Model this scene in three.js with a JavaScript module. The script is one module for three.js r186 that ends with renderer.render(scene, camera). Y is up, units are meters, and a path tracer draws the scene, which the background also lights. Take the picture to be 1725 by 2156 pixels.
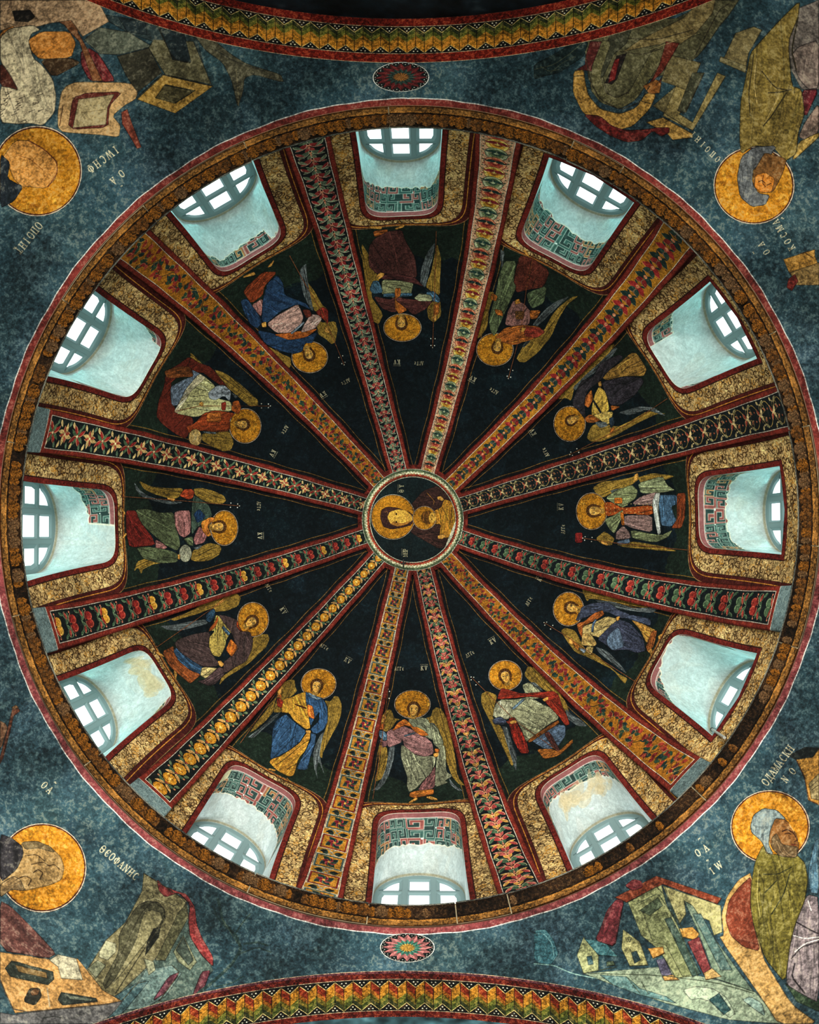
import * as THREE from 'three';
import { RectAreaLightUniformsLib } from 'three/addons/lights/RectAreaLightUniformsLib.js';
import { TessellateModifier } from 'three/addons/modifiers/TessellateModifier.js';
import { mergeGeometries, mergeVertices } from 'three/addons/utils/BufferGeometryUtils.js';

// ---------------------------------------------------------------- camera, light, exposure
const W = 1725, H = 2156, FOCAL = 2130;             // the photograph's frame and the lens, in its pixels
const scene = new THREE.Scene();
scene.background = new THREE.Color(0.55, 0.72, 0.75);
const camera = new THREE.PerspectiveCamera(2 * Math.atan(H / 2 / FOCAL) * 180 / Math.PI, W / H, 0.05, 60);
const EYE = new THREE.Vector3(0.108, 1.5, -0.144);  // a visitor looking straight up, a little off the dome's axis
camera.position.copy(EYE);
camera.up.set(0, 0, 1);
const AIM = new THREE.Vector3(-34.5 / FOCAL, 1, 53 / FOCAL).normalize();
camera.lookAt(EYE.clone().add(AIM));
const renderer = new THREE.WebGLRenderer({ antialias: true });
renderer.toneMapping = THREE.LinearToneMapping;
renderer.toneMappingExposure = 1.22;
renderer.shadowMap.enabled = true;
RectAreaLightUniformsLib.init();
const DRUM_LIGHT = 1.4;                             // radiance of the daylight at each drum window
const ROOM_LIGHT = 22;                              // radiance of the tall windows in the walls below
const COOL = [0.2, 0.86, 0.86], PALE = [0.8, 1.0, 1.03];

// ---------------------------------------------------------------- small helpers
const V3 = (x, y, z) => new THREE.Vector3(x, y, z), PI = Math.PI, rad = (d) => d * PI / 180;
const clamp = (x, a, b) => Math.min(b, Math.max(a, x)), lerp = (a, b, t) => a + (b - a) * t;
function rng(seed) { let a = seed >>> 0; return () => { a = (a + 0x6d2b79f5) | 0; let t = Math.imul(a ^ (a >>> 15), 1 | a); t = (t + Math.imul(t ^ (t >>> 7), 61 | t)) ^ t; return ((t ^ (t >>> 14)) >>> 0) / 4294967296; }; }
const rgb = (c, k = 1, a = 1) => `rgba(${c.map((v) => clamp(Math.round(v * k), 0, 255)).join(',')},${a})`;
const taken = {};
function numbered(name) { const n = taken[name] = (taken[name] ?? -1) + 1; return n ? name + '_' + String(n).padStart(3, '0') : name; }
function shadow(o) { o.castShadow = o.receiveShadow = true; return o; }
function mesh(name, geometry, material, parent) { const m = shadow(new THREE.Mesh(geometry, material)); m.name = parent && parent !== scene ? name : numbered(name); (parent ?? scene).add(m); return m; }
function part(name, geometry, material, parent) { const m = shadow(new THREE.Mesh(geometry, material)); const used = parent.children.filter((c) => c.userData.base === name).length; m.name = used ? name + '_' + String(used).padStart(3, '0') : name; m.userData.base = name; parent.add(m); return m; }
function thing(name, label, category, group, parent = scene) { const g = new THREE.Group(); g.name = numbered(name); g.userData = { label, category }; if (group) g.userData.group = group; parent.add(g); return g; }
function structure(o, label) { o.userData.kind = 'structure'; if (label) o.userData.label = label; return o; }

// tileable noise, 0..1, made once
const NT = 1024;
function tileNoise(seed, cells, octaves, gain) {
  const out = new Float32Array(NT * NT), r = rng(seed);
  let amp = 1, sum = 0;
  for (let o = 0; o < octaves; o++, cells *= 2, amp *= gain) {
    const g = new Float32Array(cells * cells).map(() => r()), step = cells / NT;
    sum += amp;
    for (let y = 0; y < NT; y++) {
      const fy = y * step, y0 = Math.floor(fy), ty = fy - y0, sy = ty * ty * (3 - 2 * ty), ya = y0 * cells, yb = ((y0 + 1) % cells) * cells;
      for (let x = 0; x < NT; x++) {
        const fx = x * step, x0 = Math.floor(fx), tx = fx - x0, sx = tx * tx * (3 - 2 * tx), x1 = (x0 + 1) % cells;
        const a = g[ya + x0] + (g[ya + x1] - g[ya + x0]) * sx, b = g[yb + x0] + (g[yb + x1] - g[yb + x0]) * sx;
        out[y * NT + x] += amp * (a + (b - a) * sy);
      }
    }
  }
  for (let i = 0; i < out.length; i++) out[i] = clamp((out[i] / sum - 0.5) * 1.9 + 0.5, 0, 1);
  return out;
}
const NOISE_COARSE = tileNoise(11, 6, 4, 0.55), NOISE_MID = tileNoise(23, 84, 2, 0.8), NOISE_FINE = tileNoise(37, 256, 2, 0.9);
const canvas = (w, h, fill) => { const c = document.createElement('canvas'); c.width = w; c.height = h; if (fill) { const x = c.getContext('2d'); x.fillStyle = fill; x.fillRect(0, 0, w, h); } return c; };
// grain of old paint: patches, mottling and pale flecks where the pigment has come away
function weather(c, { coarse = 0.25, mid = 0.3, fine = 0.25, fleck = 0.1, fleckColor = [150, 140, 120], cut = 0.8, lift = 6, seed = 1 } = {}) {
  const x = c.getContext('2d'), w = c.width, h = c.height, im = x.getImageData(0, 0, w, h), d = im.data, o = (seed * 7919) & 1023, q = (seed * 3571) & 1023;
  for (let j = 0; j < h; j++) for (let i = 0; i < w; i++) {
    const n1 = NOISE_COARSE[((j + o) & 1023) * NT + ((i + q) & 1023)], n2 = NOISE_MID[((j + q) & 1023) * NT + ((i + o) & 1023)], n3 = NOISE_FINE[((j + 3 * o) & 1023) * NT + ((i + 5 * q) & 1023)];
    const k = Math.max(0.15, 1 + coarse * (n1 - 0.5) * 2 + mid * (n2 - 0.5) * 2 + fine * (n3 - 0.5) * 2), p = (j * w + i) * 4;
    const f = fleck * clamp((n2 * 0.55 + n3 * 0.45 - cut) * 9, 0, 1) * (0.3 + n1), add = lift * (n1 + n2 - 1);
    for (let e = 0; e < 3; e++) { const v = d[p + e] * k + add; d[p + e] = v + (fleckColor[e] - v) * f; }
  }
  x.putImageData(im, 0, 0);
}
function texture(c, wrap) { const t = new THREE.CanvasTexture(c); t.colorSpace = THREE.SRGBColorSpace; t.magFilter = THREE.LinearFilter; if (wrap) t.wrapS = t.wrapT = THREE.RepeatWrapping; return t; }
const plasterBump = (() => { const c = canvas(NT, NT), x = c.getContext('2d'), im = x.createImageData(NT, NT); for (let i = 0; i < NT * NT; i++) { const v = 255 * (0.45 * NOISE_COARSE[i] + 0.35 * NOISE_MID[i] + 0.2 * NOISE_FINE[i]); im.data[4 * i] = im.data[4 * i + 1] = im.data[4 * i + 2] = v; im.data[4 * i + 3] = 255; } x.putImageData(im, 0, 0); const t = new THREE.CanvasTexture(c); t.magFilter = THREE.LinearFilter; t.wrapS = t.wrapT = THREE.RepeatWrapping; return t; })();
function bump(nx, ny) { const t = plasterBump.clone(); t.repeat.set(nx, ny); t.needsUpdate = true; return t; }
const paint = (c, extra = {}) => new THREE.MeshPhysicalMaterial({ map: texture(c, extra.wrap), specularIntensity: extra.shine ?? 0.3, roughness: extra.roughness ?? 0.82, metalness: 0, bumpMap: bump(...(extra.tile ?? [1, 2])), bumpScale: extra.relief ?? 0.004 });
const plain = (c, roughness = 0.85) => { const m = new THREE.MeshStandardMaterial({ roughness }); m.color.setRGB(c[0] / 255, c[1] / 255, c[2] / 255, THREE.SRGBColorSpace); return m; };

// ---------------------------------------------------------------- the lens: a pixel of the photograph as a ray
const RIGHT = AIM.clone().cross(camera.up).normalize(), UPV = RIGHT.clone().cross(AIM).normalize();
const ray = (px, py) => AIM.clone().addScaledVector(RIGHT, (px - W / 2) / FOCAL).addScaledVector(UPV, -(py - H / 2) / FOCAL).normalize();
function onSphere(px, py, c, r) { const d = ray(px, py), o = EYE.clone().sub(c), b = o.dot(d), q = b * b - o.lengthSq() + r * r; return EYE.clone().addScaledVector(d, -b + Math.sqrt(Math.max(0, q))); }

// ---------------------------------------------------------------- the surfaces of the building
const LIP = 7.5, DC = V3(0, LIP, 0);                          // springing of the dome, its centre
const RN = 2.4;                                             // nominal dome radius for measuring along the surface
const dir = (a, r = 1, y = 0) => V3(Math.sin(a) * r, y, Math.cos(a) * r);
const wrap = (a) => { a = (a + PI) % (2 * PI); return (a < 0 ? a + 2 * PI : a) - PI; };
// vault web k (30 degrees wide): (s, v) = metres across and metres up along the surface
const webRadius = (th, ph) => 2.375 - 0.012 * ph / (PI / 2) + 0.03 * Math.cos(ph) * (1 - (th / rad(15)) ** 2);
function webPoint(k, s, v, off = 0) { const ph = v / RN, th = s / (RN * Math.cos(ph)), R = webRadius(clamp(th, -rad(16), rad(16)), ph) - off; return dir(rad(30 * k) + th, R * Math.cos(ph), LIP + R * Math.sin(ph)); }
function webCoord(k, p) { const q = p.clone().sub(DC), r = q.length(), ph = Math.asin(clamp(q.y / r, -1, 1)), th = wrap(Math.atan2(q.x, q.z) - rad(30 * k)); return [RN * Math.cos(ph) * th, RN * ph, th, ph]; }
function webAt(k, px, py) { let R = 2.39, c; for (let i = 0; i < 4; i++) { c = webCoord(k, onSphere(px, py, DC, R)); R = webRadius(clamp(c[2], -0.28, 0.28), c[3]); } return c; }
// pendentives: one sphere cut by the four arches
const SC = V3(0, 1.5 + 3.517, 0), RS = 3.377, ARCH_Z = 2.565, ARCH_R = Math.sqrt(RS * RS - ARCH_Z * ARCH_Z), ARCH_W = 0.255;
const pendPoint = (a, p, off = 0) => dir(a, (RS - off) * Math.sin(p / RS), SC.y + (RS - off) * Math.cos(p / RS));
function pendAt(px, py) { const q = onSphere(px, py, SC, RS).sub(SC); return [Math.atan2(q.x, q.z), RS * Math.acos(clamp(q.y / RS, -1, 1))]; }

// a grid or an outline in surface coordinates, carried onto the surface; normals face the room
function surface(tris, toPoint, toUV) {
  const n = tris.length, pos = new Float32Array(n * 3), nor = new Float32Array(n * 3), uv = new Float32Array(n * 2), e = 0.004;
  tris.forEach(([a, b], i) => {
    const p = toPoint(a, b), nn = toPoint(a + e, b).sub(p).cross(toPoint(a, b + e).sub(p)).normalize();
    if (nn.dot(V3(0, 6.5, 0).sub(p)) < 0) nn.negate();
    p.toArray(pos, 3 * i); nn.toArray(nor, 3 * i); uv.set(toUV(a, b), 2 * i);
  });
  for (let i = 0; i < n; i += 3) {
    const [A, B, C] = [0, 1, 2].map((k) => V3(...pos.subarray(3 * (i + k), 3 * (i + k) + 3))), N = V3(...nor.subarray(3 * i, 3 * i + 3));
    if (B.sub(A).cross(C.sub(A)).dot(N) < 0) for (const [arr, w] of [[pos, 3], [nor, 3], [uv, 2]]) for (let c = 0; c < w; c++) { const t = arr[w * (i + 1) + c]; arr[w * (i + 1) + c] = arr[w * (i + 2) + c]; arr[w * (i + 2) + c] = t; }
  }
  const g = new THREE.BufferGeometry();
  g.setAttribute('position', new THREE.BufferAttribute(pos, 3)); g.setAttribute('normal', new THREE.BufferAttribute(nor, 3)); g.setAttribute('uv', new THREE.BufferAttribute(uv, 2));
  return mergeVertices(g, 1e-5);
}
function gridTris(rows) { const out = []; for (let i = 0; i + 1 < rows.length; i++) for (let j = 0; j + 1 < rows[i].length; j++) { const a = rows[i][j], b = rows[i][j + 1], c = rows[i + 1][j], d = rows[i + 1][j + 1]; out.push(a, b, d, a, d, c); } return out; }
function outlineTris(points, maxEdge = 0.09) {
  const shape = new THREE.Shape(points.map(([a, b]) => new THREE.Vector2(a, b)));
  const g = new TessellateModifier(maxEdge, 7).modify(new THREE.ShapeGeometry(shape).toNonIndexed()), p = g.attributes.position, out = [];
  for (let i = 0; i < p.count; i++) out.push([p.getX(i), p.getY(i)]);
  return out;
}

// ---------------------------------------------------------------- the painter: outlines measured on the photograph, drawn into a surface's own coordinates
const points = (t) => t.trim().split(/\s+/).map((q) => q.split(',').map(Number));
class Painter {
  constructor(c, toCanvas, ls = 2, seed = 5) { this.x = c.getContext('2d'); this.to = toCanvas; this.ls = ls; this.r = rng(seed); this.frame(0, 0, 1); }
  frame(x0, y0, k, ang = 0) { this.f = [x0, y0, k, Math.cos(ang), Math.sin(ang)]; return this; }
  px([u, v]) { const [x0, y0, k, c, s] = this.f; return [x0 + k * (c * u - s * v), y0 + k * (s * u + c * v)]; }
  line(p, closed = false, soft = true) {      // photograph outline -> dense canvas polyline
    let q = (typeof p === 'string' ? points(p) : p).map((a) => this.px(a));
    if (soft && q.length > 2) q = rounded(q, closed);
    const dense = [];
    for (let i = 0; i < q.length - (closed ? 0 : 1); i++) { const a = q[i], b = q[(i + 1) % q.length], n = Math.max(1, Math.ceil(Math.hypot(b[0] - a[0], b[1] - a[1]) / 6)); for (let k = 0; k < n; k++) dense.push([lerp(a[0], b[0], k / n), lerp(a[1], b[1], k / n)]); }
    if (!closed) dense.push(q[q.length - 1]);
    this.last = dense;
    return dense.map((a) => this.to(...a));
  }
  path(p, closed, soft) { const q = this.line(p, closed, soft), P = new Path2D(); q.forEach((a, i) => (i ? P.lineTo(...a) : P.moveTo(...a))); if (closed) P.closePath(); this.q = q; return P; }
  fill(p, col, { edge, width = 1, soft = true, k = 1 } = {}) { const P = this.path(p, true, soft); this.x.fillStyle = rgb(col, k); this.x.fill(P); if (edge) { this.x.strokeStyle = rgb(edge); this.x.lineWidth = width * this.ls; this.x.stroke(P); } return P; }
  stroke(p, col, width = 1, alpha = 1, soft = true) { const P = this.path(p, false, soft); this.x.strokeStyle = rgb(col, 1, alpha); this.x.lineWidth = width * this.ls; this.x.lineCap = 'round'; this.x.lineJoin = 'round'; this.x.stroke(P); }
  // brush strokes that follow a shape's length: drapery folds, feathers
  strokes(P, q, col, n, { dark = 0.24, light = 1.9, spread = 0.3, width = 1.15, alpha = 0.85, broad = false } = {}) {
    const x = this.x, r = this.r; let mx = 0, my = 0, a = 0, b = 0, c = 0;
    for (const p of q) { mx += p[0] / q.length; my += p[1] / q.length; }
    for (const p of q) { const u = p[0] - mx, v = p[1] - my; a += u * u; b += u * v; c += v * v; }
    const t = 0.5 * Math.atan2(2 * b, a - c), ux = Math.cos(t), uy = Math.sin(t); let L = 0, M = 0;
    for (const p of q) { const u = p[0] - mx, v = p[1] - my; L = Math.max(L, Math.abs(u * ux + v * uy)); M = Math.max(M, Math.abs(v * ux - u * uy)); }
    x.save(); x.clip(P); x.lineCap = 'round';
    const pull = (o, m, len, an, bow, c2, w) => { const ex = ux * Math.cos(an) - uy * Math.sin(an), ey = ux * Math.sin(an) + uy * Math.cos(an), cx = mx + ux * m - uy * o, cy = my + uy * m + ux * o; x.strokeStyle = c2; x.lineWidth = this.ls * w; x.beginPath(); x.moveTo(cx - ex * len, cy - ey * len); x.bezierCurveTo(cx - ex * len * 0.4 - ey * bow, cy - ey * len * 0.4 + ex * bow, cx + ex * len * 0.3 + ey * bow * 0.5, cy + ey * len * 0.3 - ex * bow * 0.5, cx + ex * len, cy + ey * len); x.stroke(); };
    if (broad) for (let i = 0; i < 7; i++) pull(M * (r() * 2 - 1), L * (r() - 0.5), L * (0.3 + 0.5 * r()), (r() - 0.5) * 0.7, M * (r() - 0.5), rgb(col, i % 2 ? 1.36 : 0.6, 0.34), 3 + 5 * r());
    for (let i = 0; i < n * 0.8; i++) {
      const o = M * (2 * ((i + r()) / (n * 0.8)) - 1), dk = i % 2 === 0 || r() < 0.2;
      pull(o, L * (r() * 1.3 - 0.65), L * (0.25 + 0.55 * r()), (r() - 0.5) * 2 * spread, (r() - 0.5) * M * 0.7, rgb(col, dk ? dark : light, alpha * (0.45 + 0.55 * r())), width * (dk ? 0.5 + 1.1 * r() : 0.4 + 0.9 * r()));
    }
    x.restore();
  }
  cloth(p, col, n = 14, o = {}) { const P = this.fill(p, col), q = this.q; this.strokes(P, q, col, n, { broad: true, ...o }); this.x.strokeStyle = rgb(col, 0.28, 0.9); this.x.lineWidth = 0.9 * this.ls; this.x.stroke(P); }
  wing(p, col = [128, 98, 38], n = 22) { const P = this.fill(p, col), q = this.q; this.strokes(P, q, col, n, { dark: 0.25, light: 1.6, spread: 0.12, width: 0.9, alpha: 0.85 }); }
  feathers(p) { const col = [122, 128, 128], P = this.fill(p, col, { k: 0.6 }), q = this.q; this.strokes(P, q, col, 16, { dark: 0.15, light: 1.35, spread: 0.1, width: 0.9, alpha: 0.9 }); }
  ellipse(cx, cy, rx, ry, n = 40) { const out = []; for (let i = 0; i < n; i++) out.push([cx + rx * Math.cos(2 * PI * i / n), cy + ry * Math.sin(2 * PI * i / n)]); return out; }
  halo(cx, cy, rx, ry, w = 1) {
    const e = this.ellipse(cx, cy, rx, ry), P = this.fill(e, [176, 112, 24]), x = this.x, q = this.q, r = this.r;
    x.save(); x.clip(P);
    for (let i = 0; i < 260; i++) { const a = q[Math.floor(r() * q.length)], b = q[Math.floor(r() * q.length)], t = r(), px = lerp(a[0], b[0], t), py = lerp(a[1], b[1], t), s = this.ls * w * (0.6 + 2.2 * r()); x.fillStyle = rgb([[120, 66, 12], [206, 146, 44], [150, 88, 16], [224, 172, 70]][i % 4], 1, 0.4); x.beginPath(); x.ellipse(px, py, s * 1.5, s * 0.7, r() * 3, 0, 2 * PI); x.fill(); }
    x.restore();
    x.strokeStyle = rgb([60, 22, 12]); x.lineWidth = 2.6 * this.ls * w; x.stroke(P);
    const O = this.path(this.ellipse(cx, cy, rx * 1.012, ry * 1.012), true, false); x.strokeStyle = rgb([214, 196, 168]); x.lineWidth = 0.9 * this.ls * w; x.stroke(O);
    return e;
  }
  skin(p, col = [206, 146, 66]) { const P = this.fill(p, col), q = this.q; this.strokes(P, q, col, 5, { dark: 0.5, light: 1.2, width: 0.5 }); this.x.strokeStyle = rgb([70, 34, 12], 1, 0.8); this.x.lineWidth = 0.6 * this.ls; this.x.stroke(P); }
  head(cx, cy, r, up) {                        // r is the half width of the face, up the turn of the crown, clockwise degrees
    const keep = this.f, k = keep[2] * r; const [ox, oy] = this.px([cx, cy]); this.frame(ox, oy, k, rad(up));
    const hair = [74, 42, 14], skin = [214, 158, 72];
    this.fill('-.55,1.0 .55,1.0 .62,1.9 -.62,1.9', skin, { k: 0.75 });
    this.fill(this.ellipse(0, -0.25, 1.42, 1.5), hair);
    for (let i = 0; i < 16; i++) { const a = PI * (1 + i / 15); this.stroke([[1.05 * Math.cos(a), -0.2 + 0.95 * Math.sin(a)], [1.36 * Math.cos(a + 0.12), -0.25 + 1.42 * Math.sin(a + 0.12)]], i % 2 ? [34, 18, 8] : [124, 76, 26], 0.6, 0.8); }
    this.fill('-1.2,.3 -1.05,1.2 -.7,1.5 -.8,.6', hair); this.fill('1.2,.3 1.05,1.2 .7,1.5 .8,.6', hair);
    this.fill('-.9,-.5 -.5,-1 .5,-1 .9,-.5 .86,.4 .5,1.15 0,1.42 -.5,1.15 -.86,.4', skin, { edge: [84, 42, 14], width: 0.6 });
    this.fill('.3,-.7 .9,-.5 .86,.4 .5,1.15 .1,1.4 .55,.5', skin, { k: 0.72 });
    for (const s of [-1, 1]) { this.stroke([[s * 0.68, -0.3], [s * 0.42, -0.46], [s * 0.14, -0.3]], [66, 32, 10], 0.75); this.fill(this.ellipse(s * 0.4, -0.08, 0.24, 0.11, 12), [240, 214, 160]); this.fill(this.ellipse(s * 0.4, -0.08, 0.13, 0.12, 10), [24, 12, 6]); this.stroke([[s * 0.66, -0.1], [s * 0.4, -0.2], [s * 0.16, -0.06]], [40, 18, 8], 0.6); }
    this.stroke('.1,-.3 .12,.3 -.14,.46 .1,.52', [120, 66, 20], 0.7); this.stroke('-.28,.8 0,.76 .28,.8', [136, 44, 24], 1.0); this.stroke('-.16,.98 .16,.98', [150, 96, 36], 0.6);
    this.stroke('-.55,-.86 0,-1.1 .55,-.86', [170, 168, 160], 0.8, 0.7);
    this.f = keep;
  }
  staff(p) { this.stroke(p, [86, 38, 20], 1.5, 1, false); this.stroke(p, [168, 116, 60], 0.45, 0.7, false); const q = points(p), a = q[q.length - 1], b = q[q.length - 2], L = Math.hypot(a[0] - b[0], a[1] - b[1]), ux = (a[0] - b[0]) / L, uy = (a[1] - b[1]) / L, g = 3.4 / this.f[2]; for (const [m, n] of [[0, 0], [1.2, 1.1], [1.2, -1.1], [5.5, 1.3], [5.5, -1.3]]) this.dot(a[0] - ux * m * g - uy * n * g, a[1] - uy * m * g + ux * n * g, 1.25 / this.f[2], [226, 216, 196]); }
  dot(cx, cy, r, col) { this.fill(this.ellipse(cx, cy, r, r, 10), col, { soft: false }); }
  text(t, u, v, ang, size, col = [206, 194, 164], narrow = 0.8, tall = 1.2, font = 'serif', alpha = 0.9) {   // one line, its centre at (u, v)
    const [a, b] = this.px([u, v]), e = 1, o = this.to(a, b), i = this.to(a + e, b), j = this.to(a, b + e), x = this.x, c = Math.cos(rad(ang)), s = Math.sin(rad(ang));
    const A = [i[0] - o[0], i[1] - o[1]], B = [j[0] - o[0], j[1] - o[1]], k = size / 40;
    x.save(); x.setTransform(narrow * k * (A[0] * c + B[0] * s), narrow * k * (A[1] * c + B[1] * s), tall * k * (B[0] * c - A[0] * s), tall * k * (B[1] * c - A[1] * s), o[0], o[1]);
    x.font = '40px ' + font; x.strokeStyle = rgb(col, 1, alpha); x.lineWidth = 0.7; x.textAlign = 'center'; x.textBaseline = 'middle'; x.fillStyle = rgb(col, 1, alpha); x.fillText(t, 0, 0); x.strokeText(t, 0, 0); x.restore();
  }
  letters(t, a, b, size, tilt, col) { const n = t.length; for (let i = 0; i < n; i++) { const f = n > 1 ? i / (n - 1) : 0.5; this.text(t[i], lerp(a[0], b[0], f), lerp(a[1], b[1], f), tilt, size, col); } }
}
function rounded(q, closed) {                 // Chaikin: corners cut, the outline keeps its measure
  for (let n = 0; n < 1; n++) { const o = []; const N = q.length; if (!closed) o.push(q[0]); for (let i = 0; i < N - (closed ? 0 : 1); i++) { const a = q[i], b = q[(i + 1) % N]; o.push([lerp(a[0], b[0], 0.14), lerp(a[1], b[1], 0.14)], [lerp(a[0], b[0], 0.86), lerp(a[1], b[1], 0.86)]); } if (!closed) o.push(q[N - 1]); q = o; }
  return q;
}
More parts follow.
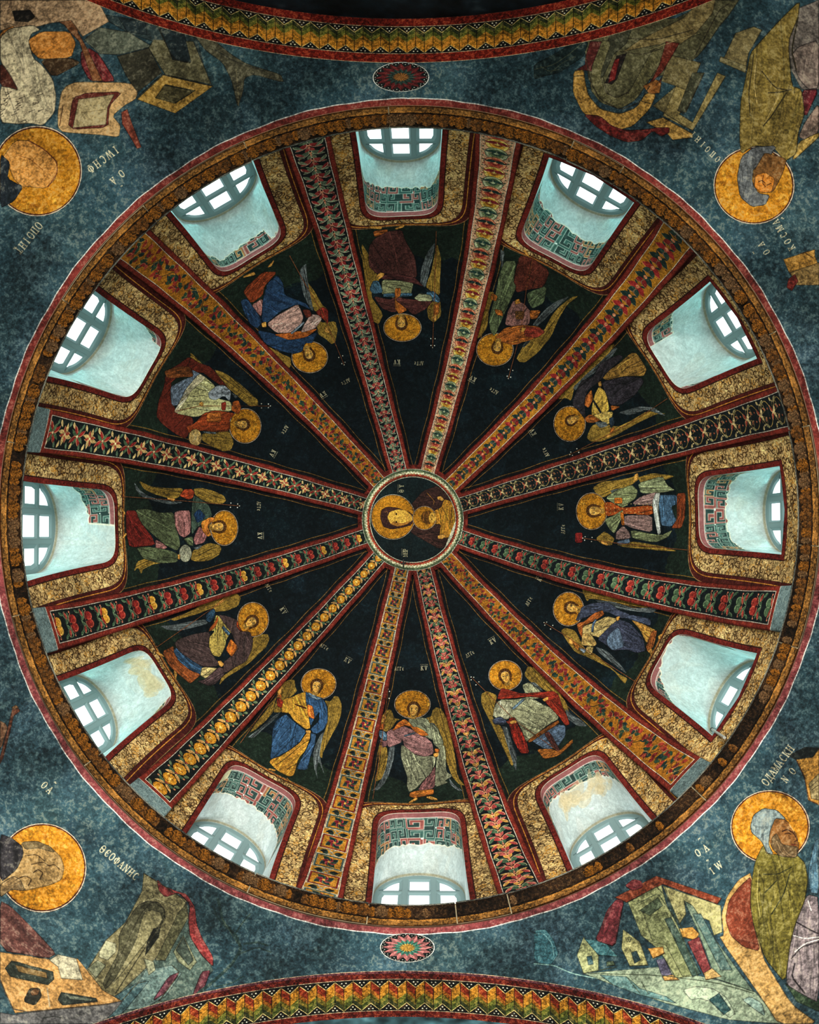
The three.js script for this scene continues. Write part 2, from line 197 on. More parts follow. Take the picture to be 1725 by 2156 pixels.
// ---------------------------------------------------------------- the twelve painted figures, one to a web: [web, label, crop origin and scale, strokes]
// w wing, e pale feathers, c cloth, h halo, f head (x, y, half width, turn), s staff, l line, p skin, o disc
const FIG = [
  [0, 'painted haloed figure in a wide maroon mantle over a green tunic, below the topmost window', 700, 450, 3.267, `
w|200,200 250,280 260,350 330,450 260,560 350,690 320,760 280,740 250,650 230,500 210,350
w|650,650 690,600 740,570 750,700 700,750 660,720
w|720,200 750,310 740,450 740,560 690,540 640,500 680,400 700,300
e|605,480 610,380 650,270 710,190 690,300 660,420 640,510
h|482,783,128,94
c|150,76,30|280,120 380,105 380,130 290,160
c|72,38,34|290,170 380,120 480,110 500,180 570,300 585,440 500,430 360,410 300,410 250,360 250,230|26
c|120,118,84|340,450 450,460 560,470 540,560 430,580 340,560|12
c|62,90,110|350,548 550,543 550,567 350,572|3
c|78,40,36|280,565 400,590 430,570 560,590 690,600 650,650 560,700 500,640 420,680 340,650|16
c|72,36,34|330,420 450,410 570,440 630,500 570,480 440,450 340,450|6
c|176,94,34|430,510 470,510 470,560 430,590 520,660 460,690 430,650|6
c|62,90,110|255,520 280,460 320,460 350,540 280,550|6
c|62,90,110|640,540 700,530 740,580 740,610 690,600|6
c|150,148,112|560,580 600,545 680,560 690,600 600,600|6
c|180,100,38|700,620 740,610 730,690 700,700|4
p|300,430 330,400 360,410 345,435 320,450
p|690,700 720,690 714,735 690,730
b|250,85 340,85 340,103 270,100
b|430,100 500,70 490,90 440,106
f|475,748,31,180
s|715,120 705,500 690,920`],
  [1, 'painted haloed figure in a long green robe with an orange shoulder and red sleeve', 950, 500, 3.267, `
w|145,690 150,600 200,450 260,370 300,380 260,500 250,620 190,695
w|450,830 500,740 640,640 690,540 740,480 830,410 880,400 800,460 740,560 690,680 600,790 510,860 470,855
e|560,600 640,500 720,440 820,400 740,470 650,560 580,620
e|490,740 560,680 540,720 500,760
e|340,80 370,100 350,230 340,160
h|302,770,125,112
c|84,36,26|430,300 470,120 560,140 680,230 640,340 520,360 450,380|18
c|84,92,62|370,160 450,160 430,300 450,340 380,500 300,680 270,640 260,560 300,420 330,260|22
c|80,90,62|520,380 660,330 640,450 560,490 530,440|12
c|140,94,86|430,430 500,450 550,510 540,600 430,610 370,600 390,510|12
c|150,80,30|540,500 620,500 590,560 545,560|4
c|170,90,34|300,690 370,620 480,600 600,610 650,650 560,700 430,740 350,720|14
c|140,50,34|500,610 610,620 650,650 590,690 510,680|8
c|190,120,44|440,430 470,420 480,450 440,460|3
c|176,96,34|300,490 350,500 360,540 310,530|3
c|176,96,34|280,380 320,400 310,440 270,420|3
c|120,76,34|440,505 505,505 500,560 445,560|4
p|470,640 490,615 520,620 500,650
b|490,80 520,90 545,140 522,122
f|320,750,30,190
s|570,110 520,350 480,650 395,970`],
  [2, 'painted haloed figure in a dark violet mantle over a yellow tunic', 1130, 700, 3.267, `
w|135,400 170,350 260,260 370,200 460,100 545,75 480,170 350,280 260,380 240,470 200,450 150,460
e|250,380 330,300 440,200 540,100 560,110 470,230 350,310 270,400
w|345,720 380,640 440,620 560,650 660,600 760,540 900,560 830,560 700,620 560,700 450,750 370,750
e|560,550 700,510 800,510 900,580 760,530 640,570
h|228,628,108,120
c|150,108,48|440,300 560,220 650,140 690,140 760,250 740,300 600,300 480,330|16
c|196,154,66|400,430 430,370 480,410 505,540 430,560 380,570 380,520|10
c|44,38,42|250,470 300,340 390,300 440,210 570,150 600,170 500,260 430,340 350,400 330,480 340,600 290,540 250,500|18
c|46,40,46|450,340 600,300 720,310 740,340 680,430 580,500 510,500 470,400|20
c|160,84,32|340,440 380,390 390,460 360,520 330,500|4
c|160,84,32|330,590 370,560 450,600 400,620 350,620|4
c|160,84,32|510,500 580,510 520,540|2
c|190,156,80|390,570 460,545 530,545 510,620 480,640 440,600|8
c|30,40,50|500,590 530,580 540,630 510,660|3
c|160,88,32|510,660 540,650 530,680 505,690|2
c|34,34,38|385,465 395,462 450,548 440,556|2
e|400,615 480,615 495,640 440,660
p|425,340 445,335 450,370 430,370
p|475,710 510,695 520,710 490,725
f|243,603,28,245
s|900,455 700,590 500,700 230,840`],
  [3, 'painted haloed figure in an orange jewelled robe and blue skirt, holding a small red banner', 1160, 950, 3.267, `
w|290,250 350,210 450,200 560,180 600,150 610,190 560,230 480,260 420,290 360,320 310,290
w|600,180 700,150 860,170 780,200 620,220
w|310,600 370,550 400,570 440,600 420,650 350,640
w|450,640 560,620 760,650 880,690 700,680 500,660
e|410,270 500,250 520,265 420,290
h|282,413,105,125
c|120,124,90|600,220 770,170 800,230 860,270 730,290 620,290|14
c|112,116,80|550,540 760,580 840,540 810,590 720,630 560,600|12
c|126,98,92|560,360 620,310 730,280 740,300 700,370 600,370|10
c|126,98,92|510,440 700,440 700,560 560,530 500,500|14
c|58,82,104|740,300 870,300 880,360 830,380 850,440 870,480 830,520 760,510 750,400|16
c|110,48,22|870,290 930,285 925,450 900,530 830,530 870,470 870,360|10
c|170,170,160|700,350 720,290 755,285 740,400 760,560 740,580 715,460|8
c|140,62,22|370,350 420,350 490,390 700,370 705,440 500,430 380,450|6
c|108,112,76|380,320 450,270 560,230 600,270 590,320 500,390 420,350|14
c|112,116,80|370,470 440,440 500,400 490,460 440,570 400,530|12
c|126,98,92|450,560 500,510 545,560 550,600 450,610|6
c|84,98,116|455,620 540,600 550,630 470,645|4
c|180,96,30|480,420 500,420 510,510 490,510|2
c|180,96,30|440,320 495,320 495,360 440,360|3
c|110,24,22|170,560 220,560 220,630 170,630|2
p|350,615 400,640 390,650 350,635
p|580,160 600,150 600,190 570,220
f|303,410,34,270
s|940,680 430,630 222,598`],
  [4, 'painted haloed figure in slate blue and violet mantle over a cream tunic', 1120, 1190, 3.267, `
w|345,170 380,145 470,150 570,200 700,250 860,270 800,300 640,270 480,240 400,230 380,250
e|430,240 560,250 700,300 900,280 830,330 650,310 480,270
w|200,450 230,430 300,450 360,570 450,620 600,750 660,780 640,820 560,720 400,640 300,600 240,520
e|440,560 520,590 600,670 660,750 560,680 460,600
h|253,302,104,115
c|176,124,54|680,370 780,410 860,450 850,520 790,540 750,450|10
c|150,80,34|830,450 865,450 840,560 800,600 785,560|5
c|60,66,84|680,340 820,370 820,420 700,380 620,360|8
c|190,160,100|420,400 520,350 590,370 540,440 470,500 400,480 350,480 350,420|10
c|58,62,78|340,290 420,260 530,255 600,310 680,340 620,370 520,320 420,340 300,390|14
c|52,54,70|450,510 540,420 600,370 680,400 770,500 785,590 730,605 640,580 560,590 500,540|20
c|84,98,116|530,480 600,420 640,560 560,590 510,540|10
c|150,76,30|310,400 360,390 430,330 490,310 500,340 440,380 350,420 350,510 320,450|8
c|190,150,84|350,470 410,470 450,540 430,560 340,550|6
c|200,164,96|430,560 410,620 370,590 380,560|3
c|72,92,116|440,370 420,400 410,460 425,462 430,410 450,380|2
c|176,104,40|280,520 330,550 320,590 290,560|3
c|110,118,126|320,570 380,580 360,610|3
p|255,510 280,500 285,550 260,540
p|580,360 610,350 600,380 588,384
b|870,490 900,470 880,520
b|800,590 830,570 830,630
f|277,295,32,285
s|710,800 400,600 240,490 85,395`],
  [5, 'painted haloed figure in a pale tunic with red mantle and scarf over a blue skirt', 980, 1360, 3.267, `
w|110,330 150,310 220,340 200,420 190,500 250,560 310,700 340,800 320,830 270,720 210,600 150,480 110,400
e|250,550 290,560 320,660 355,760 350,870 310,750
w|405,200 430,140 480,150 560,220 640,310 700,400 720,480 640,400 560,310 450,250
e|440,250 480,250 540,310 500,300
e|690,430 740,480 800,510 840,555 770,550 700,500
h|276,203,113,102
c|120,30,20|300,450 330,440 340,500 420,650 440,740 380,740 330,650 300,540|12
c|76,90,108|450,650 540,600 640,540 690,550 690,620 640,690 560,720|14
c|60,30,26|540,600 580,590 660,730 620,725|5
c|150,84,30|490,710 600,710 640,730 740,640 740,670 640,760 540,780|12
c|150,146,112|230,370 350,370 440,350 530,400 600,430 650,500 560,550 440,650 420,660 380,560 340,490 300,500 320,430|22
c|150,146,112|390,270 440,250 520,310 520,360 430,370|6
c|160,154,124|200,420 230,375 330,390 320,430 300,510 190,490|10
c|130,70,26|430,650 560,560 640,510 650,530 560,590 440,670|5
c|124,36,22|580,310 640,330 670,420 700,480 720,540 690,550 640,480 560,400 540,360|14
c|124,36,22|250,290 290,300 390,330 500,320 610,310 650,350 580,380 540,360 430,350 350,360 220,370 230,330|12
c|60,66,84|185,510 240,485 290,520 260,545 200,540|8
c|96,116,130|320,430 400,360 412,372 332,442|3
c|136,48,28|280,520 330,510 340,530 300,542|3
p|310,520 350,510 355,530 312,540
p|530,370 570,350 575,370 545,385
f|277,212,33,-18
s|660,740 350,520 40,215`],
  [6, 'painted haloed figure in mauve tunic and grey green mantle, upright above the bottom window', 740, 1420, 5.75, `
w|480,425 430,430 380,490 345,570 330,640 420,700 500,640 545,560 600,545 520,530 500,470
w|430,880 330,860 330,1000 320,1150 280,1260 300,1300 370,1260 420,1150 440,1000
e|520,860 460,880 440,1000 420,1130 370,1260 290,1380 240,1410 330,1400 410,1310 470,1180 510,1040 525,900
w|980,440 1030,395 1090,420 1150,520 1190,650 1220,800 1250,950 1270,1100 1290,1250 1380,1350 1300,1330 1220,1240 1150,1050 1110,850 1060,700 960,600 900,530 970,505
e|960,580 1010,600 1060,680 1100,760 1060,730 1000,660
e|1180,1250 1240,1330 1360,1420 1280,1400 1200,1340
h|740,363,215,168
c|120,76,74|1020,1100 1010,1390 800,1410 870,1300 960,1200|10
c|176,96,34|710,1430 800,1410 1000,1390 1000,1450 880,1480 760,1500 700,1480|8
c|126,124,98|610,850 700,910 800,990 1000,990 1030,1010 1010,1100 960,1200 870,1290 790,1380 700,1430 670,1350 680,1250 640,1140 600,1000 600,910|26
c|116,114,90|1030,1010 1060,900 1000,850 1000,810 1090,820 1140,900 1150,1180 1230,1230 1130,1290 1180,1310 1010,1370 1020,1180|18
c|134,92,90|560,640 620,620 760,680 900,760 980,830 1000,960 900,1000 780,980 640,870 620,790 600,830 450,890 430,800 430,690|20
c|120,78,78|340,790 390,810 440,800 440,860 380,890|5
c|116,116,92|690,540 760,545 850,520 930,545 960,620 990,800 900,760 760,660 700,600|12
c|112,112,88|950,580 1030,640 1100,760 1120,850 1000,850 975,760|10
c|178,92,32|640,540 560,590 490,690 600,640 650,620 720,640 760,690 850,750 940,740 890,690 800,640 750,640 700,580|8
c|66,84,96|640,740 770,703 775,718 645,757|2
c|160,80,30|340,600 400,600 395,670 335,670|3
c|70,92,108|325,680 390,690 430,720 430,800 400,810 340,760|5
c|160,84,30|1010,900 1070,905 1060,950 1010,950|3
p|360,530 380,490 420,510 410,560 370,590 345,590
p|990,960 1060,950 1050,1000 1000,1005
b|780,1495 700,1550 690,1565 740,1550 810,1510
b|900,1490 970,1520 1050,1525 1030,1505 960,1480
f|755,428,58,3
s|260,1510 370,800 445,180`],
  [7, 'painted haloed figure in a deep blue mantle over a gold tunic, leaning to one side', 480, 1380, 5.75, `
w|600,380 660,330 760,290 810,300 815,380 840,430 780,490 690,520 640,640 640,690 550,690 560,620 600,520 590,430
w|590,500 520,580 430,700 330,830 260,940 330,900 450,800 545,690 560,600
e|630,690 540,740 450,830 330,930 230,990 310,1000 420,900 540,800 610,730
w|1240,560 1290,490 1340,500 1380,600 1370,720 1330,840 1260,960 1200,1080 1150,1180 1140,1250 1090,1200 1120,1050 1180,900 1210,750 1210,620 1170,545
e|1170,920 1120,960 1060,1080 1030,1200 1040,1350 1090,1510 1070,1380 1100,1280 1170,1450 1130,1300 1110,1200 1130,1060
h|1098,345,210,183
c|176,120,40|950,940 1000,930 990,1020 940,1150 850,1260 800,1450 740,1470 600,1400 500,1300 520,1260 640,1220 760,1140 870,1060|22
c|170,120,40|840,470 940,440 960,560 970,700 1000,880 950,900 800,790 740,700 640,690 660,540 700,520 790,500|18
c|38,62,88|700,710 760,770 880,870 950,920 870,1050 740,1150 600,1230 510,1260 530,1080 540,900 580,790|26
c|40,66,96|940,430 1000,500 1090,500 1160,540 1200,620 1210,800 1160,900 1080,950 1030,940 1000,890 1100,800 1110,680 1050,760 1000,860 970,700 945,560|18
c|46,70,98|1000,940 1070,960 1050,1080 1000,1220 960,1390 830,1380 870,1290 950,1130 1010,1020|12
c|184,94,34|955,590 1030,620 1050,780 970,740|7
c|90,104,116|960,440 1080,500 1160,520 1090,540 1000,510|4
c|120,34,20|590,510 640,530 670,560 650,640 600,620|5
c|170,90,34|600,470 640,460 650,520 605,510|2
c|80,24,18|808,588 815,600 950,652 948,636|2
p|600,420 620,370 650,365 660,400 640,470 605,490
p|940,910 1000,910 1000,950 950,945
b|500,1370 580,1390 570,1405 480,1385
b|700,1470 780,1550 740,1535
f|1072,378,57,14
s|150,1060 600,430 870,60`],
  [8, 'painted haloed figure in a brown violet mantle with an orange square on the chest', 310, 1210, 5.75, `
w|830,240 960,230 1090,230 1135,280 1100,380 960,440 820,450 800,400 600,480 450,520 330,560 280,540 400,500 600,400 720,320
e|150,620 300,610 500,570 700,540 740,590 600,630 400,680 250,670
w|1280,760 1400,720 1460,720 1480,780 1440,880 1350,960 1250,1060 1150,1130 950,1250 870,1340 900,1240 1100,1100 1230,950
h|1282,543,187,206
c|40,62,84|310,920 350,880 450,980 620,1090 690,1130 690,1180 640,1220 480,1130 350,1040|14
c|130,66,30|180,930 320,860 320,940 380,1050 520,1160 650,1210 560,1290 520,1320 380,1210 260,1100|14
c|180,156,100|660,1120 850,1130 830,1170 710,1260 640,1220|6
c|66,48,48|860,1120 940,1140 940,1200 830,1320 750,1350 600,1290 700,1270|10
c|176,148,72|830,490 870,500 940,600 1020,690 960,780 940,880 880,1000 800,980 750,900 750,760 820,680 760,680 800,600|16
c|62,46,44|330,830 380,780 560,720 740,690 760,720 740,850 780,960 830,1030 870,1060 850,1110 700,1120 620,1090 450,980 360,900|26
c|66,48,46|860,485 960,500 1090,550 1100,620 1120,690 1240,690 1280,790 1270,900 1200,1050 1050,1130 950,1190 920,1150 920,1060 1000,1000 1080,880 1040,760 1010,690 920,580|26
c|150,70,26|850,500 860,550 820,640 770,680 740,690 760,640 820,570|4
c|34,56,74|710,490 760,430 810,410 825,450 815,520 760,580 710,560|8
c|176,90,30|1010,770 1100,880 1020,1000 950,910|8
c|64,86,106|920,620 1010,710 980,740 900,650|4
c|150,56,22|1090,550 1110,640 1150,690 1200,680 1160,690 1120,680 1075,620|5
p|820,370 880,320 930,280 940,310 900,340 860,370 800,410
p|850,1050 890,1040 930,1090 900,1120 870,1100
b|80,920 170,960 210,1000 120,970
b|320,1150 360,1200 340,1300
f|1258,575,57,52
s|110,880 800,400 940,290 1230,110`],
  [9, 'painted haloed figure in green mantle over pink tunic and red skirt, holding a pale disc', 240, 960, 5.75, `
w|960,400 1050,385 1200,420 1330,480 1360,540 1310,580 1150,570 1050,520 980,470
w|300,300 450,370 650,390 830,390 830,460 750,520 620,500 480,460 360,400
e|240,310 300,400 400,480 560,530 850,560 700,590 500,550 350,500 270,420
w|950,1150 1050,1100 1150,1050 1280,1080 1300,1130 1270,1200 1150,1270 1000,1280 930,1260
w|240,1400 280,1280 400,1230 560,1200 640,1290 480,1310 350,1370 330,1430 290,1350
h|1335,872,163,210
c|96,26,20|140,660 260,660 320,800 380,880 460,980 500,1080 190,1110 150,950|18
c|150,96,92|500,1010 580,1050 650,1110 600,1130 500,1160|5
c|74,80,54|270,1110 420,1100 560,1120 700,1150 790,1200 760,1290 600,1300 500,1290 350,1240 300,1160|12
c|150,96,92|730,680 800,660 920,660 930,820 920,940 850,990 790,960 740,850|14
c|74,80,54|260,650 400,640 560,690 720,680 740,850 790,1000 800,1090 760,1150 620,1080 480,960 350,840 290,740|24
c|60,74,62|960,470 1060,530 1150,600 1190,720 1100,800 1000,870 940,960 930,800 940,620|16
c|26,48,78|960,700 1030,640 1110,730 1050,790 1000,810|5
c|150,92,90|1030,850 1090,900 1130,960 1090,1050 980,1080 960,1000|8
c|190,110,40|1050,800 1160,740 1230,750 1130,850 1180,960 1130,980 1070,910|6
c|140,50,24|790,480 850,400 940,400 975,440 950,510 900,530 830,500|8
c|80,88,60|840,1000 950,970 960,1090 900,1080|6
o|862,1180,75,105|138,134,112
p|640,500 740,520 720,550 650,530
p|770,1190 800,1200 790,1260 770,1240
b|80,620 130,680 130,720 90,660
b|90,990 140,930 150,950 110,1000
e|960,1110 1040,1080 1070,1090 1000,1140
f|1262,858,58,88
s|100,490 850,545 1520,605`],
  [10, 'painted haloed figure in dark red mantle over a cream tunic, holding a tan disc', 300, 680, 3.267, `
w|490,320 560,340 650,400 740,480 795,530 795,570 740,575 650,500 570,430
w|410,760 500,755 590,735 630,820 610,870 560,885 480,850 410,810
w|330,200 420,290 480,320 380,290 330,240
h|707,708,108,118
c|84,28,18|95,640 110,540 150,430 160,330 240,290 320,230 390,275 470,300 600,460 520,420 400,330 200,390 190,520 230,600 360,660 300,800 220,760 130,690|26
c|96,106,120|190,440 260,400 350,360 340,320 400,350 330,450 270,560 200,570|12
c|110,58,26|150,330 240,300 330,300 350,370 300,370 200,380 160,370|8
c|168,160,110|390,345 430,370 500,430 520,520 610,540 615,610 480,600 370,650 220,620 260,560 300,460|18
c|190,175,140|390,345 435,375 410,400 330,470 280,560 240,620 215,610 250,550 300,450|5
c|130,134,140|450,480 510,430 560,425 610,470 600,540 560,500 500,530 460,520|10
c|130,52,22|360,690 420,620 500,600 640,620 600,660 600,740 520,750 400,740 320,760 300,710|16
c|150,80,30|440,620 540,610 540,680 440,680|6
c|160,76,28|620,540 660,530 680,580 660,630 610,600|5
c|130,40,26|540,550 575,540 570,600 545,600|2
e|410,745 500,750 510,765 440,760
e|610,480 660,500 640,520
o|362,788,44,58|178,144,86
p|385,560 400,540 420,550 410,575
f|688,697,30,96
s|215,608 390,570 880,570`],
  [11, 'painted haloed figure in a midnight blue mantle over pink tunic and red brown skirt', 480, 520, 3.267, `
w|600,450 640,520 740,510 755,570 740,650 715,670 670,630 620,600
w|540,230 600,310 650,400 690,430 600,450 560,350 520,290
e|490,190 500,150 540,110 545,200 560,300 590,440 570,430 520,330
w|245,670 290,690 380,740 430,760 435,810 410,850 370,840 310,800 270,730
h|563,757,122,107
c|120,50,24|105,310 130,270 240,170 340,170 250,270 240,330 160,390|14
c|160,104,96|160,400 240,350 230,480 200,450|6
c|32,52,78|85,370 130,350 240,510 200,560 150,530 110,450|10
c|170,130,118|265,530 340,470 480,390 500,430 520,480 500,540 430,590 330,590|14
c|32,52,78|240,360 270,250 340,190 380,250 390,330 470,360 540,390 570,430 480,390 360,440 270,520 230,510|20
c|30,50,76|200,570 300,590 420,630 530,620 620,580 580,660 530,660 510,720 450,735 340,710 250,660|18
c|160,80,30|310,600 420,590 540,570 620,560 540,620 420,640|8
c|176,140,128|520,540 570,460 640,470 645,500 600,560 500,590|8
c|90,36,26|510,430 560,430 580,470 540,490|4
c|120,36,26|600,450 650,410 690,430 690,530 660,500 640,480|6
c|110,120,130|430,590 520,510 530,520 440,600|2
p|670,545 690,570 710,600 690,590 665,580
p|230,525 260,510 265,550 235,550
b|100,210 190,190 180,170 120,195
b|270,140 320,85 300,130
f|556,735,31,158
s|425,60 540,270 640,430 800,810`],
];
// writing beside each figure: [x, y] of the title word, [x, y] of the second word
const WORDS = [[882, 765, 836, 762], [1040, 823, 996, 797], [1149, 952, 1123, 910], [1186, 1114, 1182, 1067], [1114, 1266, 1138, 1217], [990, 1377, 1038, 1350], [841, 1408, 893, 1407], [683, 1362, 732, 1391], [566, 1238, 596, 1286], [545, 1066, 547, 1128], [600, 905, 574, 954], [728, 804, 680, 830]];
// windows: the opening's corners (foot, head, head, foot, going clockwise) and its crown; the edge of the painted patches on the soffit; the sill shows
const WIN = [
  ['747.5,268.5 770,440 922,440 932.6,265 846,455.5', '-1.3,.3 -1,.45 -.5,.5 0,.52 .5,.46 1,.6 1.3,.4', 1],
  ['1157.7,326.8 1099,486 1245,559.5 1334.7,428.4 1162,543', '-1.3,.5 -1,.62 -.3,.6 .3,.5 1,.5 1.2,.3', 1],
  ['1499,589.6 1361.5,699 1438,822.6 1592.8,756.5 1389,763', '-1.2,.3 -1,.35 -.6,.45 -.3,.4 -.25,0 .6,0 .7,.12 1,.25 1.3,.15', 1],
  ['1644.6,980.5 1477,1003.5 1486.4,1154 1645.5,1167.7 1471,1075', '-1.1,.5 -.5,.45 0,.42 .5,.45 1,.55 1.1,.3', 1],
  ['1598,1376.5 1424,1328 1373.7,1447.8 1499,1548.7 1389,1387', '-1.5,.25 -1,.2 -.8,.1 -.6,0 0,.03 .4,.2 .8,.35 1,.4 1.4,.35', 1],
  ['1361.5,1714 1264,1589 1135,1671 1200,1815 1191,1622', '-1.2,.5 -1,.45 -.5,.35 0,.3 .5,.25 .8,.3 .9,.65 1.2,.6', 0],
  ['988.6,1885 970,1727 795.5,1739 783,1895.6 890.7,1710.5', '-1.2,.4 -.9,.4 -.4,.5 .2,.5 .8,.6 1.2,.6', 0],
  ['566.7,1849.7 623.8,1694 478,1621 391,1759 560.8,1640.8', '-1.3,.75 -.9,.6 -.4,.55 0,.5 .5,.5 1,.45 1.2,.3', 0],
  ['219,1595.7 365,1474 285,1369.6 118,1437 337,1415', '-1.2,.3 -.9,.3 -.7,.2 -.5,0 .6,0 1,.06 1.5,.04', 0],
  ['50,1225.6 235,1182 233.7,1032 43.7,1012 242,1111', '-1.2,.05 -.9,0 0,0 .02,.42 .4,.5 .9,.55 1.2,.5', 0],
  ['95.7,791 275,843.5 334,706 193,607 320,768.7', '-1.4,.3 -1,.2 -.7,0 .4,0 .45,.15 .8,.3 1,.35 1.3,.1', 0],
  ['354.8,440 459,570 595,490 532,334 525,546', '-1.1,.25 -.6,.3 -.5,.2 0,.3 .3,.32 .35,.1 .8,.1 1,.4 1.5,.4', 0],
];
// ribs: outer and inner end on the photograph, going clockwise from the first right of the top; pattern and look
const RIBS = [
  [1049, 287, 901, 990, 'scale', 'cream vault rib painted with a column of red, green and yellow lobed flowers'],
  [1424, 497, 954, 1016, 'leafGold', 'ochre vault rib with large dark red and green acanthus leaves, upper right of the medallion'],
  [1634, 866, 973, 1062, 'scroll', 'dark vault rib with thin gold interlaced scroll circles'],
  [1649, 1280, 972, 1132, 'bulbRed', 'dark vault rib with red and green bulb flowers, right of the medallion'],
  [1452, 1635, 941, 1175, 'vine', 'ochre vault rib with a thin dark flowering vine, lower right of the medallion'],
  [1093, 1859, 893, 1204, 'leafDark', 'dark vault rib with red and green paired leaves, right of the bottom window'],
  [674, 1878, 845, 1204, 'panel', 'ochre vault rib divided into framed panels of dark four-petalled flowers'],
  [308, 1687, 797, 1175, 'goldFlower', 'dark vault rib with a row of round gold flowers'],
  [70, 1330, 770, 1129, 'bulbGold', 'dark vault rib with red and gold bulb flowers, left of the medallion'],
  [63, 903, 769, 1064, 'cross', 'dark vault rib with cream and red cross-shaped flowers'],
  [272, 512, 798, 1015, 'vine', 'ochre vault rib with a thin dark flowering vine, upper left of the medallion'],
  [645, 292, 840, 985, 'leafPale', 'dark vault rib with cream and red paired leaves, left of the topmost window'],
];
const RR = 2.335;                                     // radius of the ribs' painted soffit
const halfRib = (ph) => lerp(0.1425, 0.0925, (ph - 0.087) / 1.27);
function ribAngle(i) { const [ox, oy, ix, iy] = RIBS[i], A = onSphere(ox, oy, DC, RR).sub(DC), B = onSphere(ix, iy, DC, RR).sub(DC), a = Math.atan2(A.x, A.z), pa = Math.asin(A.y / RR), pb = Math.asin(B.y / RR), d = wrap(Math.atan2(B.x, B.z) - a); return (ph) => a + d * clamp((ph - pa) / (pb - pa), -0.2, 1.05); }
